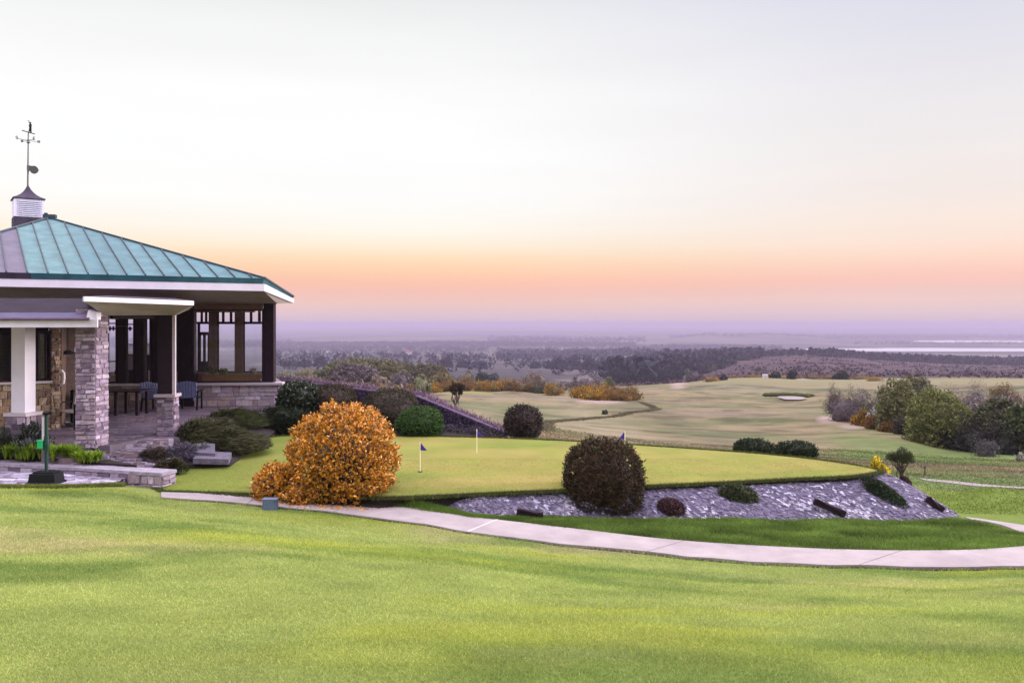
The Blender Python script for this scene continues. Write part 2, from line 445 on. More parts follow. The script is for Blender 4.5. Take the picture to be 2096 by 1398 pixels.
# far farmland and woods
p1 = fbm(x / 420, y / 800, 51, 4); p2 = fbm(x / 260, y / 300, 55, 3)
pcol = mixc(np.broadcast_to(cc(.030, .034, .024), x.shape + (3,)), cc(.07, .075, .04), sstep(.12, .3, p1))
pcol = mixc(pcol, cc(.13, .11, .08), sstep(.3, .5, p2))
c = mixc(c, pcol, sstep(1100, 1700, y))
ZCOL = c
idx = np.arange(nd * nu).reshape(nd, nu)
for name, a, b in (('lawn', 0, int(np.searchsorted(dd, 24.5))), ('fairway', int(np.searchsorted(dd, 24.5)), int(np.searchsorted(dd, 300))),
                   ('heathland', int(np.searchsorted(dd, 300)), int(np.searchsorted(dd, 1500))), ('hills', int(np.searchsorted(dd, 1500)), nd - 1)):
    rows = idx[a:b + 1]
    V = np.stack([GX[a:b + 1], GD[a:b + 1], GZ[a:b + 1]], -1).reshape(-1, 3)
    r = np.arange((b + 1 - a) * nu).reshape(-1, nu)
    fc = np.stack([r[:-1, :-1], r[:-1, 1:], r[1:, 1:], r[1:, :-1]], -1).reshape(-1, 4)
    me = raw_mesh(name, V, fc.ravel(), np.full(len(fc), 4), ZCOL[a:b + 1].reshape(-1, 3), None, True)
    tag(link(name, me, M['ground']), kind='structure')
# the ground carries on behind the viewpoint
mb = MB(); g = 40
mb.poly([(-40, -30, -1.75), (40, -30, -1.75), (40, 1.0, -1.64), (-40, 1.0, -1.64)], (.11, .16, .02))
tag(mb.build('ground', M['ground']), kind='structure')


def landcol(xs, ys):
    """turf colour of the sheet at given spots"""
    i = np.clip(np.searchsorted(dd, ys), 0, nd - 1); j = np.clip(np.searchsorted(uu, xs / ys), 0, nu - 1)
    return ZCOL[i, j]


# ------------------------------------------------------------------ harbour water
wm, nt, N, L = nodes_of('harbour_water')
o_ = N('ShaderNodeOutputMaterial'); b_ = N('ShaderNodeBsdfPrincipled')
b_.inputs['Base Color'].default_value = (.74, .73, .76, 1); b_.inputs['Roughness'].default_value = .3; b_.inputs['Metallic'].default_value = 1
L(b_.outputs[0], o_.inputs[0])
mb = MB()
mb.poly([P(1600, 0, 2300).xy.to_3d() + Vector((0, 0, -86.5)), P(2700, 0, 2300).xy.to_3d() + Vector((0, 0, -86.5)),
         P(2700, 0, 4900).xy.to_3d() + Vector((0, 0, -86.5)), P(1600, 0, 4900).xy.to_3d() + Vector((0, 0, -86.5))])
tag(mb.build('water', wm), kind='structure')

# ------------------------------------------------------------------ path
def resample(pts, n):
    pts = np.array(pts, float); s = np.concatenate([[0], np.cumsum(np.linalg.norm(np.diff(pts, axis=0), axis=1))])
    t = np.linspace(0, s[-1], n)
    # smooth (Catmull-like through cubic hermite on each axis)
    m = np.gradient(pts, s, axis=0)
    k = np.clip(np.searchsorted(s, t, 'right') - 1, 0, len(s) - 2)
    hh = (s[k + 1] - s[k])[:, None]; w = ((t - s[k]))[:, None] / hh
    return ((2 * w ** 3 - 3 * w ** 2 + 1) * pts[k] + (w ** 3 - 2 * w ** 2 + w) * hh * m[k] + (-2 * w ** 3 + 3 * w ** 2) * pts[k + 1] + (w ** 3 - w ** 2) * hh * m[k + 1])


def on_path(px, py): z = pz(px); return P(px, py, -z * F / (py - HY))


fe = resample([on_path(*q) for q in FAR_E], 160); ne = resample([on_path(*q) for q in NEAR_E], 160)


def ribbon(name, A, B, lift, thick, mat, joints=()):
    n = len(A); mb = MB()
    A = A.copy(); B = B.copy()
    for Q in (A, B): Q[:, 2] = np.maximum(Q[:, 2], ground(Q[:, 0], Q[:, 1])) + lift
    dn = np.array([0, 0, thick])
    for i in range(n - 1):
        a, b, a2, b2 = A[i], B[i], A[i + 1], B[i + 1]
        mb.poly([b, b2, a2, a]); mb.poly([b - dn, b2 - dn, b2, b]); mb.poly([a, a2, a2 - dn, a - dn])
    mb.poly([B[0] - dn, B[0], A[0], A[0] - dn]); mb.poly([A[-1] - dn, A[-1], B[-1], B[-1] - dn])
    for pxj, w_, mi_ in joints:
        i = int(np.argmin(abs(B[:, 0] / B[:, 1] * F + CX - pxj)))
        mb.bar(Vector(A[i]) + Vector((0, 0, .001)), Vector(B[i]) + Vector((0, 0, .001)), w_, .006, mi=mi_)
    return mb.build(name, [mat, M['joint'], M['darkjoint']])


M['darkjoint'] = pm('path_crack', (.16, .13, .12), .9, .2, 5)
M['joint'] = pm('path_joint', (.42, .37, .35), .9, .1, 5)
tag(ribbon('path', fe, ne, .035, .12, M['concrete'], [(960, .05, 1), (508, .02, 2), (680, .02, 2), (1330, .012, 2), (1760, .012, 2)]), kind='structure')
# bare soil showing along the near edge of the path
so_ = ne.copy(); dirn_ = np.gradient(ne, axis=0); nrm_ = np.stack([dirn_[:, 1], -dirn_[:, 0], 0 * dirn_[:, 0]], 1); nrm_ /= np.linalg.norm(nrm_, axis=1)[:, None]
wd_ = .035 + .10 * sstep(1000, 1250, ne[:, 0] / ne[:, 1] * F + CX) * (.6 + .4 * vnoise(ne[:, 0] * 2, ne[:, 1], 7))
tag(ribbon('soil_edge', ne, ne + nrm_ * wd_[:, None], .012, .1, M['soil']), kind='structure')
z2 = -4.24
lp = lambda px, py, z: P(px, py, -z * F / (py - HY))
fa = resample([lp(1975, 1060, -4.26), lp(2005, 1064, -4.25), lp(2096, 1077, -4.22), lp(2200, 1092, -4.15), lp(2345, 1088, -4.0)], 40)
fb = resample([lp(1985, 1069, -4.26), lp(2025, 1075, -4.25), lp(2096, 1098, -4.2), lp(2180, 1122, -4.1), lp(2350, 1130, -3.98)], 40)
tag(ribbon('path', fa, fb, .03, .12, M['concrete']), kind='structure')
# sandy track across the rough on the right
def on_land(px, py, lo=24, hi=60):
    d = ray_ground(px, py, lo, hi); return P(px, py, d)
ta = resample([on_land(1880, 980), on_land(1960, 987), on_land(2030, 994), on_land(2110, 999), on_land(2300, 1005)], 30)
tb = ta + np.array([0.0, -.55, 0]); tb[:, 2] = ground(tb[:, 0], tb[:, 1])
tag(ribbon('track', ta, tb, .03, .1, M['sand']), kind='structure')
# ------------------------------------------------------------------ putting green
def gp(px, py, z=-3.40): return P(px, py, -z * F / (py - HY))
GO = [gp(338, 1003, -3.47), gp(440, 1006, -3.465), gp(540, 1009, -3.45), gp(700, 1013, -3.43), gp(810, 1015, -3.42), gp(870, 1013, -3.42), gp(1000, 1007), gp(1160, 1000), gp(1320, 992), gp(1480, 985), gp(1620, 978), gp(1760, 970),
      gp(1795, 962), gp(1755, 953), gp(1680, 942), gp(1590, 932), gp(1450, 921), gp(1300, 911), gp(1150, 902), gp(1000, 896), gp(850, 893), gp(700, 893), gp(560, 894), gp(500, 906, -3.42), gp(430, 935, -3.44), gp(345, 963, -3.46), gp(318, 985, -3.47)]
go = resample(GO + [GO[0]], 241)[:-1]
cen = np.array(gp(1000, 940)); rings = np.linspace(0, 1, 26); n_go = len(go)
V = [cen]; Fc = []; n = len(go)
for r in rings[1:]:
    q = cen + (go - cen) * r
    q[:, 2] += .018 * fbm(q[:, 0] / 2.2, q[:, 1] / 2.2, 61, 2) * (r < 1)
    V += list(q)
V += list(go + (go - cen) * .006 * np.array([1, 1, 0]) - np.array([0, 0, .07])); V += list(go + (go - cen) * .008 * np.array([1, 1, 0]) - np.array([0, 0, .7]))
V = np.array(V)
flat = []; tot = []; mi = []
for k in range(n): flat += [0, 1 + k, 1 + (k + 1) % n]; tot.append(3); mi.append(0)
for r in range(len(rings)):
    b = 1 + r * n
    for k in range(n):
        k2 = (k + 1) % n
        flat += [b + k, b + n + k, b + n + k2, b + k2]; tot.append(4); mi.append(0 if r < len(rings) - 2 else 1)
gcol = np.broadcast_to(cc(.195, .180, .044), (len(V), 3)).copy()
gn = fbm(V[:, 0] / 3.0, V[:, 1] / 1.2, 63, 4)
gcol = mixc(gcol, cc(.150, .162, .034), sstep(-.1, .6, gn)); gcol = mixc(gcol, cc(.225, .185, .055), sstep(.1, .7, fbm(V[:, 0] / 4, V[:, 1] / 1.6, 67, 3)))
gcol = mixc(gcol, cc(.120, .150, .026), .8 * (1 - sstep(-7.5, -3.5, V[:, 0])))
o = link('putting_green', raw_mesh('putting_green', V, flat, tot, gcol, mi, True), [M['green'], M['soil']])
tag(o, kind='structure')

# ------------------------------------------------------------------ stone pitched bank below the green
TOP = [gp(868, 1014, -3.47), gp(1000, 1009, -3.45), gp(1160, 1002, -3.45), gp(1320, 994, -3.45), gp(1480, 987, -3.45), gp(1620, 980, -3.45), gp(1760, 972, -3.45), gp(1794, 968, -3.45), P(1812, 966, 20.1)]
BOT = [lp(*q) for q in TOE] + [P(1972, 1056, 19.3)]
bt = resample(TOP, 140); bb = resample(BOT, 140)
bb[:, 2] = np.minimum(bb[:, 2], ground(bb[:, 0], bb[:, 1])) - .04
rows_ = 12
V = np.array([bt + (bb - bt) * (j / rows_) + np.array([0, 0, .05 * math.sin(math.pi * j / rows_)]) for j in range(rows_ + 1)])
r = np.arange(V.shape[0] * 140).reshape(-1, 140)
fc = np.stack([r[:-1, :-1], r[1:, :-1], r[1:, 1:], r[:-1, 1:]], -1).reshape(-1, 4)
bank = link('stone_bank', raw_mesh('stone_bank', V.reshape(-1, 3), fc.ravel(), np.full(len(fc), 4), np.broadcast_to(cc(.075, .062, .098), (len(V.reshape(-1, 3)), 3)), None, True), M['slab'])
tag(bank, 'bank of pitched lilac grey stones with white lichen below the putting green', 'stone bank')


def bank_pt(s, t):
    i = s * 139; a = int(min(i, 138)); w = i - a
    p = bt[a] * (1 - w) + bt[a + 1] * w; q = bb[a] * (1 - w) + bb[a + 1] * w
    return Vector(p + (q - p) * t + np.array([0, 0, .05 * math.sin(math.pi * t)]))


mb = MB(); rs = np.random.default_rng(3)
for i_ in range(5200):
    s, t0 = rs.uniform(.004, .992), rs.uniform(.03, .975)
    c0 = bank_pt(s, t0); e1 = (bank_pt(min(s + .01, 1), t0) - c0); e2 = bank_pt(s, min(t0 + .04, 1)) - bank_pt(s, t0)
    nrm = e1.cross(e2).normalized()
    if nrm.z < 0: nrm = -nrm
    e1 = e1.normalized(); e2 = (e2 - e1 * e2.dot(e1)).normalized()
    k = rs.integers(5, 8); hgt = rs.uniform(.002, .015); L1 = rs.uniform(.028, .095); L2 = L1 * rs.uniform(.35, .7); th = rs.normal(.75, .35); a0 = rs.uniform(0, 6)
    pts = []
    for q in range(k):
        a = a0 + 2 * math.pi * q / k + rs.uniform(-.35, .35); u1, u2 = math.cos(a) * L1 * rs.uniform(.75, 1.1), math.sin(a) * L2 * rs.uniform(.75, 1.1)
        pts.append(c0 + e1 * (u1 * math.cos(th) - u2 * math.sin(th)) + e2 * (u1 * math.sin(th) + u2 * math.cos(th)))
    tl_ = rs.normal(0, .12, 2)
    n1_ = float(fbm(np.array([s * 9 + t0 * .8]), np.array([t0 * 1.6 - s * 3]), 71, 3)[0]); n2_ = float(vnoise(np.array([s * 70 - t0 * 4]), np.array([t0 * 7]), 73)[0])
    u_ = rs.random(); pw = .06 + .62 * max(n1_ + .12, 0) * 1.6 + .25 * max(n2_ - .55, 0)
    if u_ < pw * (.45 + .8 * t0): col = cc(.36, .34, .41) * rs.uniform(.5, 1.15)
    elif u_ < .62: col = cc(.118, .102, .15) * rs.uniform(.8, 1.2)
    elif u_ < .88: col = cc(.09, .077, .118) * rs.uniform(.8, 1.2)
    else: col = cc(.145, .118, .145) * rs.uniform(.85, 1.15)
    top = [c0 + (p - c0) * .88 + nrm * (hgt + (p - c0).dot(e1) * tl_[0] + (p - c0).dot(e2) * tl_[1]) for p in pts]
    bot = [p - nrm * .03 for p in pts]
    if (top[1] - top[0]).cross(top[2] - top[1]).dot(nrm) < 0: top.reverse(); bot.reverse()
    mb.poly(top, col)
    for q in range(k): mb.poly([bot[q], bot[(q + 1) % k], top[(q + 1) % k], top[q]], col)
st = mb.build('facing_stones', M['slab'], bank)
tag(st, kind='stuff')

# ------------------------------------------------------------------ stone walling helpers
SCOL = [cc(.27, .205, .275), cc(.34, .265, .33), cc(.22, .165, .22), cc(.40, .33, .40), cc(.17, .125, .17), cc(.31, .235, .27)]
WARM = [cc(.30, .20, .13), cc(.24, .155, .10), cc(.34, .245, .17), cc(.20, .135, .10), cc(.38, .30, .23)]


def stone_face(mb, a, b, z0, z1, rs, ch=(.10, .17), cl=(.14, .36), pal=SCOL, out=.035, gain=1):
    """coursed rubble on the right-hand side of a->b (seen from outside a is on the left)"""
    a = Vector((a[0], a[1], 0)); b = Vector((b[0], b[1], 0)); Ln = (b - a).length; d = (b - a) / Ln; nrm = Vector((d.y, -d.x, 0))
    z = z0
    while z < z1 - .01:
        h = rs.uniform(*ch)
        if z + h > z1 - .05: h = z1 - z
        s = 0.0; first = rs.uniform(.4, 1)
        while s < Ln - .005:
            w = rs.uniform(*cl) * first; first = 1
            if s + w > Ln - .07: w = Ln - s
            g = .005; pr = out * rs.uniform(.35, 1)
            q = []
            j = lambda: rs.uniform(-.014, .012)
            for dep, m_ in ((-.02, 0), (pr, 1)):
                for (ss, zz) in ((s + g, z + g), (s + w - g, z + g), (s + w - g, z + h - g), (s + g, z + h - g)):
                    ins = .008 * m_
                    ss2 = ss + (ins if ss < s + w / 2 else -ins) + j() * m_; zz2 = zz + (ins if zz < z + h / 2 else -ins) + j() * m_
                    q.append(a + d * ss2 + nrm * (dep + j() * m_ * 1.2) + Vector((0, 0, zz2)))
            col = pal[rs.integers(len(pal))] * rs.uniform(.75, 1.25) * gain
            mb.poly(q[4:], col)
            for i in range(4): mb.poly([q[i], q[(i + 1) % 4], q[4 + (i + 1) % 4], q[4 + i]], col)
            s += w
        z += h


def stone_block(name, corners, z0, z1, parent=None, pal=SCOL, rs=None, **k):
    """a stone faced solid on a plan polygon (counter-clockwise)"""
    rs = rs or np.random.default_rng(11)
    mb = MB(); pts = [Vector((c[0], c[1], z1)) for c in corners]
    mb.prism(pts, z1 - z0, tuple(cc(.20, .16, .185)))
    for i in range(len(corners)): stone_face(mb, corners[i], corners[(i + 1) % len(corners)], z0, z1, rs, pal=pal, **k)
    return mb.build(name, M['stone'], parent)


def rect_plan(cx, cy, w, h, rz):
    R = Matrix.Rotation(rz, 2)
    return [tuple(Vector((cx, cy)) + R @ Vector((x * w / 2, y * h / 2))) for x, y in ((-1, -1), (1, -1), (1, 1), (-1, 1))]


# ------------------------------------------------------------------ patio and paving
ZP = -2.84
xy = lambda px, d: ((px - CX) / F * d, d)
mb = MB()
plan = [xy(-250, 22.6), xy(95, 20.9), xy(120, 20.2), xy(150, 19.7), xy(225, 19.9), xy(318, 21.6), xy(378, 21.9), xy(440, 24.5), xy(585, 28.6), xy(575, 30.6), xy(500, 38), xy(150, 40), xy(-250, 34)]
mb.prism([(a, b, ZP) for a, b in plan], 1.3, (.085, .065, .08))
rs = np.random.default_rng(5)
for i in range(46):                      # flagstones bedded a few millimetres proud
    for jx in range(14):
        px_ = 95 + jx * 36 + (i % 2) * 17; d_ = 19.5 + i * .25 + rs.uniform(-.03, .03)
        if d_ > 29 - (px_ < 225) * 6: continue
        lim = np.interp(d_, [19.6, 19.9, 21.6, 21.9, 24.5, 28.6], [150, 215, 312, 365, 425, 560]) - 24
        if px_ > lim: continue
        a = P(px_, 0, d_); w = 36 / F * d_ * rs.uniform(.93, .985)
        col = [cc(.125, .095, .125), cc(.11, .083, .11), cc(.14, .105, .13), cc(.10, .075, .10), cc(.13, .085, .095)][rs.integers(5)] * rs.uniform(.92, 1.08)
        mb.box((a.x, a.y, ZP + .004), (w, .243, .012 + rs.uniform(0, .004)), rs.uniform(-.008, .008), col)
tag(mb.build('patio', M['paving']), kind='structure')
# broken paving falling from the patio to the lawn
mb = MB(); rs = np.random.default_rng(17)
tl, tr_, br, bl = lp(110, 917, -2.86), lp(338, 893, -2.86), lp(352, 962, -3.40), lp(215, 972, -3.40)
tl = tl + (tl - tr_) * .1
nn_ = 10
for i in range(nn_):
    a0, a1 = tl.lerp(bl, i / nn_), tl.lerp(bl, (i + 1) / nn_); b0, b1 = tr_.lerp(br, i / nn_), tr_.lerp(br, (i + 1) / nn_)
    mb.prism([a1, b1, b0, a0], .5, (.15, .115, .14))
for i in range(190):
    p = tl.lerp(tr_, rs.random()).lerp(bl.lerp(br, rs.random()), 0); u_, v_ = rs.random(), rs.random(); p = tl.lerp(tr_, u_).lerp(bl.lerp(br, u_), v_)
    k = rs.integers(5, 8); r_ = rs.uniform(.12, .26); a_ = rs.uniform(0, 6); up = rs.uniform(.012, .05)
    pts = [p + Vector((math.cos(a_ + 2 * math.pi * q / k) * r_ * rs.uniform(.8, 1.1) * 1.4, math.sin(a_ + 2 * math.pi * q / k) * r_ * rs.uniform(.7, 1.0) * .7, up + rs.uniform(-.008, .008))) for q in range(k)]
    mb.prism(pts, .12, [cc(.165, .13, .165), cc(.13, .10, .125), cc(.20, .165, .20), cc(.15, .105, .11)][rs.integers(4)] * rs.uniform(.8, 1.2))
tag(mb.build('stone_steps', M['paving']), 'broken paving stones leading down from the patio past the low wall', 'paving')
# slab edging stones by the low planting
for k, (q, lab) in enumerate((([(395, 905, -3.0), (440, 908, -3.0), (440, 928, -3.12), (380, 925, -3.12)], 'upper of two pale stone slabs beside the spreading junipers'),
                              ([(410, 922, -3.16), (474, 926, -3.16), (468, 940, -3.22), (395, 938, -3.2)], 'lower of two pale stone slabs beside the spreading junipers'))):
    mb = MB(); pts = [lp(*p) for p in q]; pts = [pts[3], pts[2], pts[1], pts[0]]
    mb.prism(pts, .13, (.11, .095, .125)); tag(mb.build('stone_slab', M['slab'], bevel=.02), lab, 'stone slab', 'stone slabs by the junipers')

# ------------------------------------------------------------------ low wall, terrace, bed
W0, W1 = P(-260, 940, 20.6), P(331, 968, 18.15)
wa = Vector((W0.x, W0.y, 0)); wb = Vector((W1.x, W1.y, 0)); dr = (wb - wa).normalized(); nr = Vector((dr.y, -dr.x, 0))
ztop = -3.17
wallE = empty('low_stone_wall', (W1.x, W1.y, -3.6), 'low lilac stone wall with flat capping running in from the left behind the ball washer', 'wall')
c4 = [wa, wb, wb - nr * .42, wa - nr * .42]
stone_block('wall_body', [(c.x, c.y) for c in c4], -3.75, ztop - .07, wallE, rs=np.random.default_rng(21), cl=(.16, .4), gain=.95)
mb = MB(); n_ = 11; rs = np.random.default_rng(8)
for i in range(n_):
    a = wa.lerp(wb, i / n_) + dr * .006; b = wa.lerp(wb, (i + 1) / n_) - dr * .006
    if i == n_ - 1: b = b + dr * .03
    q = [a + nr * .03, b + nr * .03, b - nr * .45, a - nr * .45]
    mb.prism([(p.x, p.y, ztop + rs.uniform(-.006, .006)) for p in q], .068, tuple(cc(.30, .26, .31) * rs.uniform(.85, 1.12)))
mb.build('capping', M['slab'], wallE, bevel=.012)
mb = MB()
q = [wa + nr * .05, wb + nr * .05 - dr * 1.0]
TE = [P(-300, 0, 17.2), P(30, 0, 17.35), P(130, 0, 17.45), P(205, 0, 17.7), P(242, 0, 18.1), P(240, 0, 18.3)]
pts = [Vector((p.x, p.y, -3.33)) for p in TE] + [Vector((wb.x, wb.y, -3.33)) - dr * 1.05 + nr * .05, Vector((wa.x, wa.y, -3.33)) + nr * .05]
mb.prism(pts, .5, (.20, .17, .21)); rs = np.random.default_rng(9)
for i in range(170):
    t_ = rs.random(); s_ = rs.random()
    a = Vector(resample(pts[:6], 50)[int(t_ * 45)]); b = Vector((wa.x, wa.y, -3.33)).lerp(pts[-2], .35 + .65 * t_)
    p = a.lerp(b, .06 + .86 * s_)
    mb.box(p + Vector((0, 0, .003)), (rs.uniform(.18, .42), rs.uniform(.10, .22), .014 + rs.uniform(0, .02)), rs.uniform(-.5, .5), [cc(.36, .32, .40), cc(.26, .22, .29), cc(.44, .42, .49), cc(.20, .165, .21)][rs.integers(4)] * rs.uniform(.85, 1.15))
for i in range(8):
    a = pts[4].lerp(pts[6], i / 8.0); mb.box(a + Vector((.03, -.02, -.1)), (.14, .16, .17), rs.uniform(-.4, .4), cc(.22, .18, .22) * rs.uniform(.7, 1.2))
tag(mb.build('terrace', M['slab']), kind='structure')
mb = MB()
q = [wa - nr * .42, wb - nr * .42 - dr * 1.0, Vector((*xy(215, 19.7), 0)), Vector((*xy(150, 19.65), 0)), Vector((*xy(120, 20.15), 0)), Vector((*xy(95, 20.85), 0)), Vector((*xy(-260, 22.5), 0))]
mb.prism([(p.x, p.y, -3.12) for p in q], .7)
tag(mb.build('planting_bed', M['soil']), kind='structure')
mb = MB()
mb.prism([(*xy(345, 20.2), -3.33), (*xy(470, 20.6), -3.40), (*xy(545, 25), -3.36), (*xy(590, 28.4), -3.2), (*xy(440, 24.7), -2.98), (*xy(370, 21.3), -2.98)], .7)
tag(mb.build('planting_bed', M['soil']), kind='structure')
mb = MB()
mb.prism([(*xy(500, 27), -3.42), (*xy(905, 25.9), -3.44), (*xy(1030, 26.2), -3.44), (*xy(1030, 27.3), -3.43), (*xy(760, 31), -3.3), (*xy(560, 32), -3.25)], .9)
tag(mb.build('planting_bed', M['soil']), kind='structure')

# ------------------------------------------------------------------ ball washer, cable box, flags
bw = P(95, 990, 17.75); bw.z = -3.315
e = empty('ball_washer', bw, 'dark green golf ball washer post on a black base in front of the low wall', 'ball washer')
mb = MB()
mb.hexa([bw + Vector((x * w, y * w * .7, z)) for z, w in ((0, .29), (.22, .26)) for x, y in ((-1, -1), (1, -1), (1, 1), (-1, 1))])
mb.box(bw + Vector((0, -.02, .02)), (.64, .46, .05)); mb.box(bw + Vector((0, 0, .235)), (.44, .28, .03))
mb.build('base', M['black'], e, bevel=.02)
mb = MB(); mb.tube([bw + Vector((0, 0, .24)), bw + Vector((0, 0, 1.42))], .036, 10); mb.tube([bw + Vector((0, 0, .66)), bw + Vector((0, 0, .80))], [.04, .062], 10); mb.tube([bw + Vector((0, 0, .80)), bw + Vector((0, 0, .98))], [.062, .05], 10)
mb.build('post', M['greenpaint'], e)
mb = MB(); mb.lathe(bw + Vector((0, 0, 1.42)), [(.06, 0), (.075, .02), (.075, .05), (.03, .08)], 10); mb.box(bw + Vector((.06, 0, 1.46)), (.12, .05, .04))
mb.build('handle', M['black'], e)
mb = MB(); mb.box(bw + Vector((-.10, -.03, .80)), (.11, .10, .15)); mb.box(bw + Vector((-.10, -.03, .885)), (.13, .12, .025))
mb.build('tee_box', M['greenbox'], e, bevel=.008)
mb = MB(); mb.bar(bw + Vector((-.052, -.03, .9)), bw + Vector((-.052, -.03, 1.38)), .05, .012); mb.build('towel_rail', M['palewood'], e)

zb = on_path(557, 1040); zb.y -= .12
cb = empty('cable_box', (zb.x, zb.y, gz(zb.x, zb.y)), 'small grey blue box at the path edge in front of the orange bush', 'box')
mb = MB(); b0 = Vector(cb.location)
mb.hexa([b0 + Vector((x * w, y * .09, z + .0)) for z, w in ((-.03, .14), (.2, .125)) for x, y in ((-1, -1), (1, -1), (1, 1), (-1, 1))])
mb.build('body', M['bluebox'], cb, bevel=.012)
mb = MB(); mb.hexa([b0 + Vector((.0 + x * w, -.10 - .005 * y, z)) for z, w in ((.0, .11), (.19, .1)) for x, y in ((-1, 1), (1, 1), (1, -1), (-1, -1))])
mb.build('door', M['bluebox'], cb); mb = MB(); mb.box(b0 + Vector((0, 0, .205)), (.29, .21, .018)); mb.build('lid', M['bluebox'], cb, bevel=.005)
for px_, py_, hpx, lab, dirn in ((860, 965, 60, 'purple pin flag nearest the orange bush on the putting green', 1), (976, 928, 50, 'purple pin flag at the back of the green before the dark wall', 1), (1279, 941, 58, 'purple pin flag showing above the dark round bush', -1)):
    b = gp(px_, py_, -3.405); hgt = hpx * b.y / F
    e = empty('pin_flag', b, lab, 'flag', 'pin flags on the putting green')
    mb = MB(); mb.tube([b, b + Vector((.05 * dirn * 0, 0, hgt))], .009, 8); mb.build('pole', M['pole'], e)
    mb = MB(); f0 = b + Vector((0, 0, hgt)); w_, h_ = .15, .19
    for k in range(6):
        x0, x1 = k / 6, (k + 1) / 6; z_ = lambda t: .012 * math.sin(t * 7)
        for sgn in (1, -1):
            q = [f0 + Vector((dirn * w_ * x0, z_(x0) + .001 * sgn, -h_ + .0 * x0)), f0 + Vector((dirn * w_ * x1, z_(x1) + .001 * sgn, -h_)), f0 + Vector((dirn * w_ * x1, z_(x1) + .001 * sgn, -h_ * x1 * .93)), f0 + Vector((dirn * w_ * x0, z_(x0) + .001 * sgn, -h_ * x0 * .93))]
            mb.poly(q if sgn * dirn < 0 else q[::-1])
    mb.build('flag', M['flag'], e)
    mb = MB(); mb.lathe(b + Vector((0, 0, .006)), [(.055, -.02), (.055, 0)], 14); mb.build('hole_cup', M['black'], e)
# ------------------------------------------------------------------ clubhouse
club = empty('clubhouse', (-12.0, 29.0, ZP), 'stone clubhouse pavilion with green copper hipped roof and dark timber posts on the left', 'clubhouse')
V3 = Vector
# --- main roof
A = P(540, 570, 27.0); zE = A.z
def eave(px):                                   # the front eave is straight and level
    d0, d1 = 22.5, 27.0
    E_ = P(-250, 0, d0); a = V3((E_.x, E_.y, 0)); b = V3((A.x, A.y, 0)); u = (px - CX) / F
    t = (u * a.y - a.x) / ((b.x - a.x) - u * (b.y - a.y)); p = a.lerp(b, t); p.z = zE; return p
E = eave(-260); T = P(101, 447, 31.0); B = P(600, 608, 31.2); Cb = P(470, 640, 39.5); Cb.z = zE - .25; Db = V3((-23.5, 38.5, zE - .1)); Dl = V3((-25, 30, zE - .1))
eh = (A - E).normalized(); nin = V3((-eh.y, eh.x, 0)); run = (T - E).dot(nin); slope = (T.z - zE) / run
tT = (T - E).dot(eh); LA = (A - E).length
SK = .10
def up_len(t): return min(t / (tT / run + SK), (LA - t) / ((LA - tT) / run - SK))
def roofpt(t, w): return E + eh * (t - SK * w) + nin * w + V3((0, 0, slope * w))
te = [(eave(px) - E).dot(eh) for px in (56, 410)]; sp = (te[1] - te[0]) / 9
cuts = sorted([te[0] + sp * k for k in range(-40, 20) if 0.1 < te[0] + sp * k < LA - .25])
ed = [0.0] + cuts + [LA]
mb = MB(); rs = np.random.default_rng(2)
for a, b in zip(ed[:-1], ed[1:]):
    top = [roofpt(b, up_len(b)), roofpt(a, up_len(a))]
    if a < tT + SK * run < b: top = [top[0], T.copy(), top[1]]
    old = b <= te[0] + .02
    col = (cc(.085, .07, .105) if old else cc(.045, .126, .133)) * rs.uniform(.9, 1.1)
    if not old and a < te[0] + 1.2: col = cc(.062, .148, .145)
    mb.poly([roofpt(a, 0), roofpt(b, 0)] + top, col)
dark = cc(.055, .15, .155)
for q in ((T, A, B), (T, B, Cb), (T, Cb, Db), (T, Db, Dl), (T, Dl, E)): mb.poly([q[1], q[2], q[0]], dark)
roof = mb.build('roof', M['copper'], club)
mb = MB()
for t in cuts:
    L_ = up_len(t)
    if L_ < .3: continue
    mb.bar(roofpt(t, 0) + V3((0, 0, .018)), roofpt(t, L_ - .03) + V3((0, 0, .018)), .028, .05)
for p, q in ((T, A), (A, B), (T, E), (T, Cb)): mb.bar(p + V3((0, 0, .02)), q + V3((0, 0, .02)), .09, .06)
mb.box(T + V3((.02, 0, .07)), (.42, .22, .12), .2); mb.box(T + V3((-.12, 0, .15)), (.1, .12, .08), .2)
mb.build('seam', M['seam'], roof)
